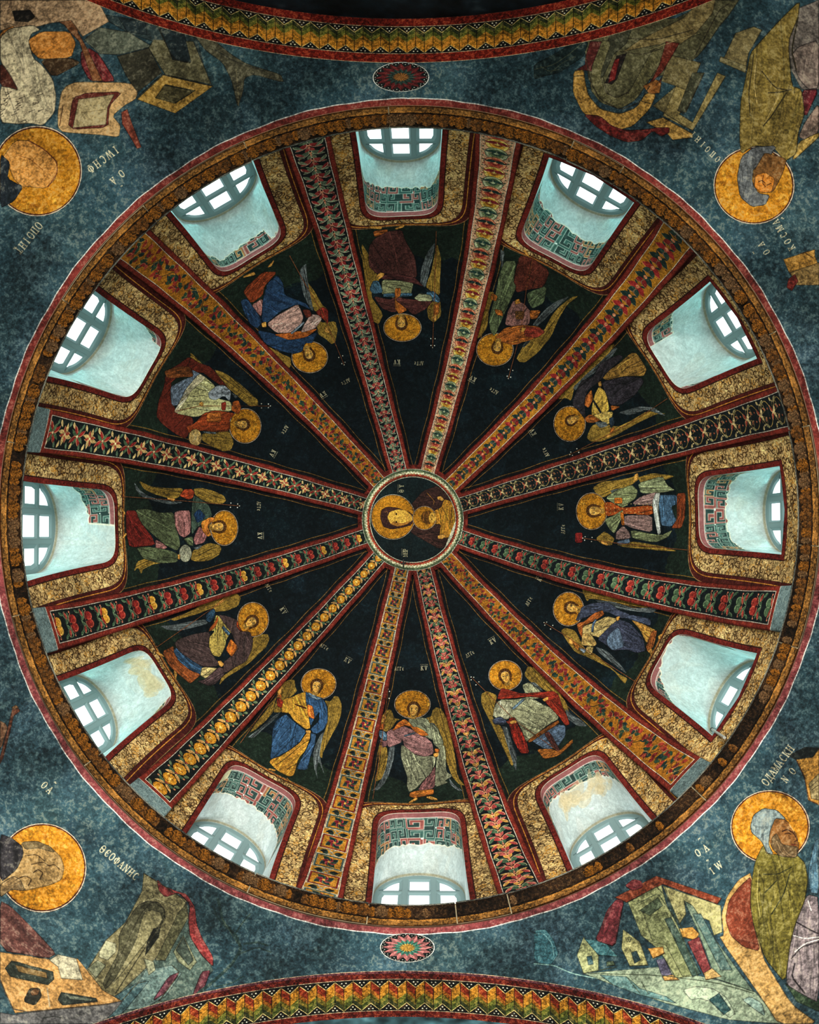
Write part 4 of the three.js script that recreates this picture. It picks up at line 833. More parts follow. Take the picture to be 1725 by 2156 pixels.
// painted things get a body of their own: each outline laid on the wall as a coat of paint of its own thickness
function coat(group, outs, material, toSurf, toPoint, toUV, maxEdge) {
  outs.forEach(([nm, px, label], i) => {
    const step = Math.max(1, Math.floor(px.length / 60)), q = px.filter((_, j) => j % step === 0).map((u) => toSurf(...u));
    if (q.length < 3) return;
    const off = 0.0012 + 0.0002 * i, m = part(nm, surface(outlineTris(q, maxEdge), (a, b) => toPoint(a, b, off), toUV), material, group);
    if (label) m.userData.label = label;
  });
}
const frescoes = [];
PEND.forEach(({ q, x, y, things, text }) => {
  const c = canvas(PW, PH, rgb(SKY_PAINT)), P = new Painter(c, pendToCanvas(q), 2.0, 71 + q), X = c.getContext('2d');
  { const r = rng(90 + q); for (let i = 0; i < 420; i++) { const u = r() * PW, v = r() * PH, s = 20 + 90 * r(); X.fillStyle = rgb([[30, 44, 52], [88, 112, 120], [22, 28, 32], [70, 92, 96]][i % 4], 1, 0.13); X.beginPath(); X.ellipse(u, v, s, s * (0.3 + 0.5 * r()), r() * 3, 0, 2 * PI); X.fill(); } }
  { // red band and white line around the cornice
    const yOf = (R) => (RS * Math.asin(R / RS) - P0) / (P1 - P0) * PH, wob = (i, k) => 1.2 * Math.sin(i * 0.021 + k) + 0.8 * Math.sin(i * 0.063 + 2 * k);
    X.fillStyle = rgb(q === 1 || q === 2 ? [112, 50, 50] : [108, 40, 34]); X.beginPath(); X.moveTo(0, 0); for (let i = 0; i <= PW; i += 16) X.lineTo(i, yOf(2.424) + wob(i, q)); X.lineTo(PW, 0); X.fill();
    X.strokeStyle = rgb([206, 196, 186]); X.lineWidth = 3; X.beginPath(); for (let i = 0; i <= PW; i += 16) X.lineTo(i, yOf(2.426) + wob(i, q)); X.stroke();
  }
  const mine = things.map(([name, label, category, ops]) => [name, label, category, drawOps(P, ops, 2.875, x, y)]);
  text.forEach(([t, x1, y1, x2, y2, size, ang], i) => { P.frame(x, y, 1 / 2.875); P.letters(t, [x1, y1], [x2, y2], size, ang, q === 3 && i > 4 ? [40, 30, 22] : [206, 188, 150]); });
  weather(c, { coarse: 0.26, mid: 0.16, fine: 0.22, fleck: 0.34, fleckColor: [150, 140, 116], cut: 0.66, lift: 8, seed: 5 });
  const m = paint(c, { tile: [3, 1.5] });
  const rows = [], a0 = Q0[q], n = 48;
  for (let i = 0; i <= n; i++) { const a = a0 + PI / 2 * i / n, far = Math.min(RS * Math.asin(Math.min(1, ARCH_Z / (RS * Math.max(Math.abs(Math.sin(a)), Math.abs(Math.cos(a)))))), RS * PI / 2 - 0.002), near = RS * Math.asin(2.365 / RS), row = []; for (let j = 0; j <= 24; j++) row.push([a, lerp(near, far, j / 24)]); rows.push(row); }
  structure(mesh('pendentive', surface(gridTris(rows), pendPoint, pendUV(q)), m));
  mine.forEach((t) => frescoes.push([...t, q, m]));
});
function arch(side, turn) {                         // soffit of a great arch with its painted band, springing from the piers
  const c = canvas(640, 256, rgb([14, 14, 14])), X = c.getContext('2d'), south = side === 'south', T = 80;   // eight folds to a repeat of 0.8 m
  const bands = south ? [[0, 16, [96, 50, 56]], [16, 46, [92, 26, 20]], [222, 256, [92, 26, 20]]] : [[0, 52, [112, 26, 16]], [212, 256, [104, 24, 16]]], top = south ? 54 : 58, bot = south ? 216 : 206;
  for (const [a, b, k] of bands) { X.fillStyle = rgb(k); X.fillRect(0, a, 640, b - a); }
  const h = bot - top, z = 0.24 * h;                // zigzag: facets slope one way, then the other
  for (let i = 0; i < 16; i++) {
    const x0 = i * T / 2, x1 = x0 + T / 2, up = i % 2 === 0, ya = up ? z : 0, yb = up ? 0 : z, red = south && !up;
    const cols = red ? [[124, 40, 20], [150, 84, 26], [92, 80, 26], [46, 50, 26]] : up ? [[176, 112, 32], [170, 116, 34], [98, 98, 36], [70, 78, 34]] : [[196, 128, 36], [150, 100, 30], [84, 86, 30], [40, 46, 26]];
    const H = h - z, cuts = [0, 0.36, 0.55, 0.78, 1];
    for (let k = 0; k < 4; k++) { X.fillStyle = rgb(cols[k]); X.beginPath(); X.moveTo(x0, top + ya + cuts[k] * H); X.lineTo(x1, top + yb + cuts[k] * H); X.lineTo(x1, top + yb + cuts[k + 1] * H); X.lineTo(x0, top + ya + cuts[k + 1] * H); X.fill(); }
    X.strokeStyle = rgb([226, 192, 120]); X.lineWidth = 3; for (const e of [0, H]) { X.beginPath(); X.moveTo(x0, top + ya + e); X.lineTo(x1, top + yb + e); X.stroke(); }
    X.strokeStyle = rgb([20, 14, 8]); X.lineWidth = 3; X.beginPath(); X.moveTo(x0, top + ya); X.lineTo(x0, top + ya + H); X.stroke();
    if (!up) continue;
    X.fillStyle = rgb([226, 216, 190]);
    for (const [u, v] of [[-9, 9], [9, 9], [0, 22]]) { X.beginPath(); X.arc(x0 + u, top + v - 1, 3.6, 0, 7); X.fill(); X.beginPath(); X.arc(x1 + u, bot - v + 1, 3.6, 0, 7); X.fill(); if (!x0) { X.beginPath(); X.arc(640 + u, top + v - 1, 3.6, 0, 7); X.fill(); } }
  }
  X.strokeStyle = rgb([214, 190, 150]); X.lineWidth = 2.5; for (const e of south ? [2, 47, 221] : [1, 53, 211]) { X.beginPath(); X.moveTo(0, e); X.lineTo(640, e); X.stroke(); }
  weather(c, { coarse: 0.2, mid: 0.3, fine: 0.3, fleck: 0.35, fleckColor: [196, 130, 70], cut: 0.66, seed: south ? 12 : 13 });
  const m = paint(c, { wrap: true, tile: [1, 0.4] }), rows = [];
  for (let i = 0; i <= 96; i++) { const t = PI * i / 96, row = []; for (let j = 0; j <= 4; j++) row.push([t, j / 4 * ARCH_W]); rows.push(row); }
  const g = surface(gridTris(rows), (t, w) => V3(ARCH_R * Math.cos(t), SC.y + ARCH_R * Math.sin(t), ARCH_Z + w).applyAxisAngle(V3(0, 1, 0), turn), (t, w) => [t * ARCH_R / 0.8, 1 - w / ARCH_W]);
  structure(mesh('great_arch', g, m), `painted band of folded ribbon zigzag on the ${side} arch`);
}
arch('north', 0); arch('south', PI); arch('east', PI / 2); arch('west', -PI / 2);

// ---------------------------------------------------------------- vault webs with their window openings
const WS = 593, WW = 760, WH = 2048, toWeb = (k) => (px, py) => { const [s, v] = webAt(k, px, py); return [WW / 2 + s * WS, WH - v * WS]; };
const webUV = (s, v) => [0.5 + s * WS / WW, v * WS / WH];
const OPEN = WIN.map(([pts, frag, sill], k) => {
  const [a, b, c, d, m] = points(pts).map((p) => webAt(k, ...p)), vb = (a[1] + d[1]) / 2, vt = (b[1] + c[1]) / 2;
  const vs = sill ? vb : vb - 0.13;
  const ct = (b[0] + c[0]) / 2, wt = (c[0] - b[0]) / 2, cb = (a[0] + d[0]) / 2, wb = (d[0] - a[0]) / 2;
  const f = (v, p, q) => lerp(p, q, (v - vb) / (vt - vb)), T = 0.2, top = Math.max(m[1], vt + 0.02);
  return { k, vs, top, T, frag: points(frag), c: (v) => f(v, cb, ct), w: (v) => f(Math.min(v, vt), wb, wt), half(v) { if (v < vs - 1e-9 || v > top) return 0; const w = this.w(v); return v < top - T ? w : w * Math.max(0, 1 - ((v - top + T) / T) ** 3.4) ** (1 / 3.4); } };
});
function curls(X, r, path, boxes, cols, size) {       // scroll ornament: rows of small spirals and hooks
  X.save(); X.clip(path); X.lineCap = 'round';
  for (const [x0, y0, x1, y1] of boxes) for (let y = y0; y < y1; y += size * 0.5) for (let x = x0; x < x1; x += size * 0.5) {
    const cx = x + (r() - 0.5) * size * 0.4, cy = y + (r() - 0.5) * size * 0.4, s = size * (0.3 + 0.25 * r()), a0 = r() * 7, w = r() < 0.5 ? 1 : -1;
    X.strokeStyle = rgb(cols[Math.floor(r() * cols.length)], 1, 0.85); X.lineWidth = 2.4 + 3 * r(); X.beginPath();
    for (let t = 0; t <= 1; t += 0.1) { const q = s * (1 - 0.75 * t), a = a0 + w * t * 5.5; X.lineTo(cx + q * Math.cos(a), cy + q * Math.sin(a)); }
    X.stroke();
  }
  X.restore();
}
const webs = new THREE.Group(); webs.name = 'dome_vault'; scene.add(webs); structure(webs, 'dark blue ribbed dome with twelve webs between the painted ribs');
FIG.forEach(([k, label, x0, y0, s, ops]) => {
  const c = canvas(WW, WH, rgb([5, 13, 17])), X = c.getContext('2d'), P = new Painter(c, toWeb(k), 2.0, 31 + k), o = OPEN[k], r = rng(400 + k);
  for (let i = 0; i < 260; i++) { X.fillStyle = rgb([[6, 12, 18], [16, 36, 46], [24, 46, 56], [8, 18, 22]][i % 4], 1, 0.16); const s2 = 10 + 60 * r(); X.beginPath(); X.ellipse(r() * WW, r() * WH, s2, s2 * (0.4 + r() * 0.6), r() * 3, 0, 7); X.fill(); }
  X.fillStyle = rgb([19, 29, 21]); X.beginPath(); X.moveTo(0, WH); for (let i = 0; i <= WW; i += 20) X.lineTo(i, WH - (1.52 + 0.03 * Math.sin(i * 0.03 + k) + 0.02 * r()) * WS); X.lineTo(WW, WH); X.fill();
  for (let i = 0; i < 90; i++) { X.strokeStyle = rgb([[14, 24, 18], [44, 56, 36], [34, 50, 34]][i % 3], 1, 0.3); X.lineWidth = 2 + 5 * r(); const a = r() * WW, b = WH - (0.9 + 0.62 * r()) * WS; X.beginPath(); X.moveTo(a, b); X.quadraticCurveTo(a + 30 * (r() - 0.5), b - 30, a + 80 * (r() - 0.5), b - 40 * r()); X.stroke(); }
  // broken gold line beside the ribs
  const edge = { 1: ribAngle(k), [-1]: ribAngle((k + 11) % 12) };
  for (const e of [-1, 1]) for (const [off, col, w] of [[-4, [128, 40, 26], 10], [9, [20, 10, 8], 5], [17, [176, 112, 36], 2.6]]) { X.strokeStyle = rgb(col, 1, off === 17 ? 0.7 : 0.9); X.lineWidth = w; X.beginPath(); for (let v = 0.1; v < 3.4; v += 0.05) { const ph = v / RN, s2 = RN * Math.cos(ph) * wrap(edge[e](ph) - rad(30 * k)) - e * (halfRib(ph) + off / WS + 0.003 * Math.sin(v * 17 + k)); X.lineTo(WW / 2 + s2 * WS, WH - v * WS); } X.stroke(); }
  // ornamented frame around the window
  const ring = (dw, dt, base = 0, rc = 3.4) => { const L = [], R = [], top = o.top + dt, T = o.T + dt * 0.6 + dw * 0.35; for (let i = 0; i <= 40; i++) { const v = i < 16 ? lerp(base, top - T, i / 16) : top - T * (1 - (i - 16) / 24) ** 2, w = (o.w(Math.min(v, o.top)) + dw) * (v < top - T ? 1 : Math.max(0, 1 - Math.max(0, (v - top + T) / T) ** rc) ** (1 / rc)); L.push([o.c(v) - w, v]); R.unshift([o.c(v) + w, v]); } const Q = new Path2D(); [...L, ...R].forEach(([a, v], i) => (i ? Q.lineTo : Q.moveTo).call(Q, WW / 2 + a * WS, WH - v * WS)); Q.closePath(); return Q; };
  const big = ring(0.25, 0.088), gild = ring(0.2, 0.079), mid = ring(0.172, 0.066), red = ring(0.034, 0.026, o.vs - 0.03), dark = ring(0.041, 0.032, o.vs - 0.036);
  X.fillStyle = rgb([66, 22, 18]); X.fill(big); X.strokeStyle = rgb([140, 100, 60]); X.lineWidth = 3; X.stroke(big); X.strokeStyle = rgb([196, 128, 46]); X.lineWidth = 3.4; X.stroke(gild);
  X.fillStyle = rgb([20, 10, 6]); X.lineWidth = 3; X.strokeStyle = rgb([24, 12, 8]); X.stroke(mid); X.fillStyle = rgb([176, 142, 92]); X.fill(mid);
  curls(X, r, mid, [[0, WH - (o.top + 0.14) * WS, WW, WH]], [[60, 36, 14], [70, 44, 18], [222, 188, 124], [176, 118, 40], [52, 32, 14]], 40);
  X.fillStyle = rgb([34, 14, 10]); X.fill(dark); X.fillStyle = rgb([96, 28, 22]); X.fill(red);
  const outs = drawOps(P, ops, s, x0, y0);
  P.frame(0, 0, 1);
  { const w = WORDS[k], a = 30 * k + 180, u = [Math.cos(rad(a)), Math.sin(rad(a))]; for (const [i, t] of ['A', 'Г', 'Г', 'є'].entries()) P.text(t, w[0] + u[0] * (i - 1.5) * 5, w[1] + u[1] * (i - 1.5) * 5, a, i === 0 ? 9.5 : 8.5, [196, 176, 138]); P.text('˄', w[0] + u[0] * 5 + u[1] * 8, w[1] + u[1] * 5 - u[0] * 8, a, 8, [196, 176, 138]); P.text('К', w[2] - u[0] * 4, w[3] - u[1] * 4, a, 11, [204, 186, 148]); P.text('V', w[2] + u[0] * 4, w[3] + u[1] * 4, a, 11, [204, 186, 148]); const n = [u[1] * 8, -u[0] * 8]; P.stroke([[w[2] - u[0] * 8 + n[0], w[3] - u[1] * 8 + n[1]], [w[2] + u[0] * 8 + n[0], w[3] + u[1] * 8 + n[1]]], [196, 176, 138], 0.6, 1, false); }
  if (k === 3) for (let i = 0; i < 34; i++) { P.frame(x0, y0, 1 / s); P.dot(385 + (i % 12) * 28, 362 + Math.floor(i / 12) * 28 + (i % 2) * 8, 3, [216, 180, 110]); }
  weather(c, { coarse: 0.18, mid: 0.16, fine: 0.28, fleck: 0.14, fleckColor: [90, 100, 92], cut: 0.74, lift: 3, seed: 20 + k });
  const m = paint(c, { tile: [1.2, 3.2], relief: 0.003 });
  const rows = [], list = [0, o.vs * 0.5, o.vs - 1e-6, o.vs];
  for (let i = 1; i <= 10; i++) list.push(lerp(o.vs, o.top - o.T, i / 10));
  for (let i = 1; i <= 14; i++) list.push(o.top - o.T * (1 - i / 14) ** 1.8);
  for (let i = 1; i <= 40; i++) list.push(lerp(o.top, 3.42, i / 40));
  for (const v of list) { const hw = v === o.vs - 1e-6 ? 0 : o.half(v), ph = v / RN, e = RN * Math.cos(ph) * rad(15.05), cc = clamp(o.c(Math.min(v, o.top)), -e * 0.5, e * 0.5), l = [], rr = []; for (let j = 0; j <= 8; j++) { l.push([lerp(-e, cc - hw, j / 8), v]); rr.push([lerp(cc + hw, e, j / 8), v]); } rows.push([l, rr]); }
  const w = part('vault_web', surface([...gridTris(rows.map((q) => q[0])), ...gridTris(rows.map((q) => q[1]))], (a, b) => webPoint(k, a, b), webUV), m, webs);
  frescoes.push(['painted_angel', label, 'fresco', outs, -1 - k, m]);
});

// ---------------------------------------------------------------- twelve drum windows: splayed reveal, lattice, panes
const lattice = plain([130, 154, 156], 0.8), sillMat = plain([186, 194, 190]);
function meander(X, r, w, h) {                        // remains of painted fretwork: stepped ribbons on a dark ground
  const n = 17, cols = [[[78, 108, 96], [50, 78, 70]], [[172, 98, 86], [128, 66, 62]], [[72, 104, 92], [54, 84, 78]], [[180, 134, 66], [156, 90, 76]]];
  X.fillStyle = rgb([40, 58, 54]); X.fillRect(0, 0, w, h);
  for (let y = -n; y < h + n; y += n * 1.9) for (let x = -n; x < w + n; x += n * 2.2) {
    const c = cols[Math.floor((x / 130 + y / 70 + r() * 1.9) % 4 + 4) % 4], rot = Math.floor(r() * 4) * PI / 2, f = r() < 0.5 ? -1 : 1, k = n * 0.94;
    X.save(); X.translate(x + n, y + n); X.rotate(rot); X.scale(f, 1);
    const g = [[-k, k], [-k, -k], [k, -k], [k, k * 0.35], [-k * 0.1, k * 0.35], [-k * 0.1, -k * 0.3]];
    for (const [lw, col] of [[8.6, [200, 206, 192]], [6.6, c[0]], [2.6, c[1]]]) { X.strokeStyle = rgb(col); X.lineWidth = lw; X.lineJoin = 'miter'; X.beginPath(); g.forEach((p, i) => (i ? X.lineTo(...p) : X.moveTo(...p))); X.stroke(); }
    X.restore();
    if (r() < 0.4) { X.fillStyle = rgb([236, 236, 226]); X.beginPath(); X.arc(x, y, 2.4, 0, 7); X.fill(); }
  }
}
OPEN.forEach((o) => {
  const k = o.k, al = rad(30 * k), r = rng(700 + k), south = k >= 5 && k <= 7, tint = south ? PALE : COOL;
  const g = new THREE.Group(); g.name = 'window_' + (k + 1); scene.add(g); structure(g, ['topmost', 'first right of the topmost', 'upper right', 'right-hand', 'lower right', 'first right of the bottom', 'bottom', 'first left of the bottom', 'lower left', 'left-hand', 'upper left', 'first left of the topmost'][k] + ' drum window with a plaster lattice');
  const X3 = V3(Math.cos(al), 0, -Math.sin(al)), Z3 = dir(al), local = (p) => [p.dot(X3), p.y, p.dot(Z3)];
  const foot = local(webPoint(k, o.c(o.vs), o.vs)), crown = local(webPoint(k, o.c(o.top), o.top)), mid = local(webPoint(k, o.c(o.top - o.T), o.top - o.T));
  const RG = 2.52, xc = mid[0], a = o.w(o.vs) * 1.0, yTop = crown[1] - 0.02, rise = 0.42, ySp = yTop - rise, yS = foot[1];
  // inner outline on the web, outer outline round the lattice, matched point by point
  const inner = [], outer = [], tag = [], N = 20;
  for (let i = 0; i < 12; i++) { const v = lerp(o.vs, o.top - o.T, i / 12); inner.push(webPoint(k, o.c(v) - o.w(v), v)); outer.push([xc - a, lerp(yS, ySp, i / 12)]); tag.push(-2 + i / 12); }
  for (let i = 0; i <= 2 * N; i++) { const t = PI * (1 - i / (2 * N)), cx = Math.cos(t), sy = Math.sin(t), e = 2 / 3.4, v = o.top - o.T + o.T * sy ** e; inner.push(webPoint(k, o.c(v) + o.w(v) * Math.sign(cx) * Math.abs(cx) ** e, v)); outer.push([xc + a * cx, ySp + rise * sy]); tag.push(-1 + i / N); }
  for (let i = 11; i >= 0; i--) { const v = lerp(o.vs, o.top - o.T, i / 12); inner.push(webPoint(k, o.c(v) + o.w(v), v)); outer.push([xc + a, lerp(yS, ySp, i / 12)]); tag.push(2 - i / 12); }
  const c = canvas(1024, 192, rgb([186, 194, 190])), X = c.getContext('2d');
  for (let i = 0; i < 60; i++) { X.fillStyle = rgb([[226, 226, 218], [176, 176, 166], [196, 190, 176]][i % 3], 1, 0.2); X.beginPath(); X.ellipse(r() * 1024, r() * 192, 14 + 50 * r(), 8 + 22 * r(), r() * 3, 0, 7); X.fill(); }
  X.strokeStyle = rgb([150, 128, 84], 1, 0.5); X.lineWidth = 7; X.beginPath(); for (let i = 200; i <= 824; i += 8) X.lineTo(i, 187); X.stroke();       // thin brown line along the edge of the reveal at the lattice
  const ux = (t) => (t + 2) / 4 * 1024, F = o.frag, Pm = new Path2D();
  Pm.moveTo(ux(F[0][0]), 0); for (let i = 0; i + 1 < F.length; i++) for (let j = 0; j < 12; j++) { const t = lerp(F[i][0], F[i + 1][0], j / 12), d = lerp(F[i][1], F[i + 1][1], j / 12); Pm.lineTo(ux(t), Math.max(0, d * 192 + (d > 0.01 ? (r() - 0.5) * 9 : 0))); } Pm.lineTo(ux(F[F.length - 1][0]), 0); Pm.closePath();
  X.save(); X.clip(Pm); meander(X, r, 1024, 192); X.fillStyle = rgb([142, 84, 82]); X.fillRect(0, 0, 1024, 15); X.fillStyle = rgb([214, 196, 186]); X.fillRect(0, 15, 1024, 2.5); X.restore();
  X.strokeStyle = rgb([224, 214, 190]); X.lineWidth = 3; X.stroke(Pm);
  if (k === 7) { X.fillStyle = rgb([214, 204, 164]); X.beginPath(); X.moveTo(ux(0.62), 12); X.lineTo(ux(0.98), 16); X.lineTo(ux(1.02), 44); X.lineTo(ux(0.8), 56); X.lineTo(ux(0.6), 46); X.fill(); }
  if (k === 5 || k === 8) { X.fillStyle = rgb([196, 176, 138], 1, 0.5); for (let i = 0; i < 26; i++) { X.beginPath(); X.ellipse(ux(k === 8 ? -0.2 + 0.7 * r() : -0.6 + r()), (k === 8 ? 20 : 62) + 50 * r(), 20 + 20 * r(), 8 + 10 * r(), r(), 0, 7); X.fill(); } }
  weather(c, { coarse: 0.04, mid: 0.04, fine: 0.05, fleck: 0.06, fleckColor: [236, 236, 228], cut: 0.7, lift: 2, seed: 50 + k });
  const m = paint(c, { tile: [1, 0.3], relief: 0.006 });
  const at = (i, j) => { const p = outer[i], q = V3(0, 0, 0).addScaledVector(X3, p[0]).addScaledVector(Z3, RG).setY(p[1]); return inner[i].clone().lerp(q, j); };
  const pos = [], uv = [], idx = [], S = 6;
  for (let i = 0; i < inner.length; i++) for (let j = 0; j <= S; j++) { pos.push(...at(i, j / S).toArray()); uv.push((tag[i] + 2) / 4, 1 - j / S); }
  for (let i = 0; i + 1 < inner.length; i++) for (let j = 0; j < S; j++) { const p = i * (S + 1) + j, q = p + S + 1; idx.push(p, p + 1, q, q, p + 1, q + 1); }
  const rg = new THREE.BufferGeometry(); rg.setAttribute('position', new THREE.Float32BufferAttribute(pos, 3)); rg.setAttribute('uv', new THREE.Float32BufferAttribute(uv, 2)); rg.setIndex(idx); rg.computeVertexNormals();
  { const n = V3(...rg.attributes.normal.array.slice(3 * 31 * (S + 1), 3 * 31 * (S + 1) + 3)); if (n.y > 0) { rg.setIndex(idx.map((_, i) => idx[i - (i % 3) + [0, 2, 1][i % 3]])); rg.computeVertexNormals(); } }
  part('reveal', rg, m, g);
  const frame = new THREE.Group(); frame.position.copy(Z3.clone().multiplyScalar(RG)); frame.rotation.y = al; frame.name = 'lattice_light'; 
  // sill: a slab from the web out to the lattice
  const sl = new THREE.ExtrudeGeometry(new THREE.Shape([[xc - a, -RG - 0.06], [xc + a, -RG - 0.06], [xc + a, -Math.max(foot[2], local(inner[0])[2]) - 0.012], [xc - a, -Math.max(foot[2], local(inner[0])[2]) - 0.012]].map((q) => new THREE.Vector2(...q))), { depth: 0.03, bevelEnabled: false });
  sl.rotateX(-PI / 2); sl.rotateY(al); sl.translate(0, yS - 0.03, 0); part('window_sill', sl, sillMat, g);
  // lattice: three columns of openings under the arch
  const topAt = (x) => ySp + rise * Math.sqrt(Math.max(0, 1 - ((x - xc) / a) ** 2)), sh = new THREE.Shape(), col = (2 * a - 0.06 - 0.072) / 3, y0 = yS;
  sh.moveTo(xc - a, yS); sh.lineTo(xc + a, yS); for (let i = 0; i <= 24; i++) { const t = PI * i / 24; sh.lineTo(xc + a * Math.cos(t), ySp + rise * Math.sin(t)); } sh.closePath();
  const rowsY = [[yTop - 0.845, yTop - 0.625], [yTop - 0.585, yTop - 0.34], [yTop - 0.3, yTop - 0.075]], holes = [];
  for (const [b, t] of rowsY) { if (t < yS + 0.05) continue; for (let j = 0; j < 3; j++) {
    const l = xc - a + 0.03 + j * (col + 0.036), rr = l + col, lo = Math.max(b, yS + 0.02), poly = [[l, lo], [rr, lo]], tops = [];
    for (let i = 0; i <= 8; i++) { const x = lerp(rr, l, i / 8), y = Math.min(t, ySp + (rise - 0.045) * Math.sqrt(Math.max(0, 1 - ((x - xc) / (a - 0.03)) ** 2))); tops.push([x, y]); }
    const flat = tops.every((q) => q[1] >= t - 1e-6);
    for (const q of flat ? [tops[0], tops[8]] : tops) if (q[1] > lo + 0.012) poly.push(q);
    if (poly.length < 4) continue;
    holes.push(poly);
  } }
  for (const h of holes) { const p = new THREE.Path(h.map((q) => new THREE.Vector2(...q)).reverse()); sh.holes.push(p); }
  const lg = new THREE.ExtrudeGeometry(sh, { depth: 0.026, bevelEnabled: false, curveSegments: 24 });
  const place = (q) => { q.rotateY(al); q.translate(Z3.x * RG, 0, Z3.z * RG); return q; };
  part('lattice', place(lg), lattice, g);
  const bright = glow(south ? [0.93, 1.0, 1.0] : [0.84, 1.0, 1.0], 1.9);
  for (const h of holes) {                             // each light: a chamfered frame and its pane
    const n = h.length, cx = h.reduce((u, q) => u + q[0], 0) / n, cy = h.reduce((u, q) => u + q[1], 0) / n, rad2 = Math.min(...h.map((q) => Math.hypot(q[0] - cx, q[1] - cy))), inset = h.map((q) => [lerp(q[0], cx, Math.min(0.34, 0.024 / rad2)), lerp(q[1], cy, Math.min(0.34, 0.024 / rad2))]);
    const fp = [], fi = []; h.forEach((q, i) => { const w = inset[i], q2 = h[(i + 1) % n], w2 = inset[(i + 1) % n]; const base = fp.length / 3; fp.push(q[0], q[1], -0.002, q2[0], q2[1], -0.002, w2[0], w2[1], 0.012, w[0], w[1], 0.012); fi.push(base, base + 1, base + 2, base, base + 2, base + 3); });
    const fg = new THREE.BufferGeometry(); fg.setAttribute('position', new THREE.Float32BufferAttribute(fp, 3)); fg.setIndex(fi); fg.computeVertexNormals(); part('pane_frame', place(fg), lattice, g);
    const pg = new THREE.ExtrudeGeometry(new THREE.Shape(inset.map((q) => new THREE.Vector2(...q))), { depth: 0.006, bevelEnabled: false }); pg.translate(0, 0, 0.0115); part('pane', place(pg), bright, g);
  }
  const L = new THREE.RectAreaLight(new THREE.Color(...tint), DRUM_LIGHT * (south ? 0.6 : 1), 2 * a - 0.08, yTop - yS - 0.16);
  L.position.copy(X3.clone().multiplyScalar(xc)).addScaledVector(Z3, RG - 0.03).setY((yTop + yS) / 2 - 0.04); L.lookAt(L.position.clone().sub(Z3)); scene.add(L);
});
// ---------------------------------------------------------------- twelve painted ribs
const RW = 192, RH = 2048, RSC = 600;
function leafShape(X, x, y, ang, L, w, c, hi) {
  w *= 1.35;
  X.save(); X.translate(x, y); X.rotate(ang); X.fillStyle = rgb(c); X.beginPath(); X.moveTo(0, 0); X.bezierCurveTo(L * 0.2, -w, L * 0.7, -w * 0.9, L, w * 0.25); X.bezierCurveTo(L * 0.75, w * 0.1, L * 0.5, w * 0.9, 0, 0); X.fill();
  if (hi) { X.strokeStyle = rgb(hi); X.lineWidth = 1.6; X.beginPath(); X.moveTo(L * 0.05, 0); X.bezierCurveTo(L * 0.25, -w * 0.8, L * 0.7, -w * 0.75, L * 0.98, w * 0.2); X.stroke(); }
  X.restore();
}
const disc = (X, x, y, r, c) => { X.fillStyle = rgb(c); X.beginPath(); X.arc(x, y, r, 0, 7); X.fill(); };
function lens(X, x, y, rx, ry, c) { X.fillStyle = rgb(c); X.beginPath(); X.ellipse(x, y, rx, ry, 0, 0, PI); X.ellipse(x, y, rx, ry * 0.25, 0, PI, 0); X.fill(); }
const RED = [132, 34, 30], ROSE = [176, 86, 80], GREEN = [62, 84, 58], DKGREEN = [26, 44, 40], CREAM = [206, 176, 124], GOLD = [190, 124, 34], PALEG = [120, 132, 98], BLACK = [14, 16, 18];
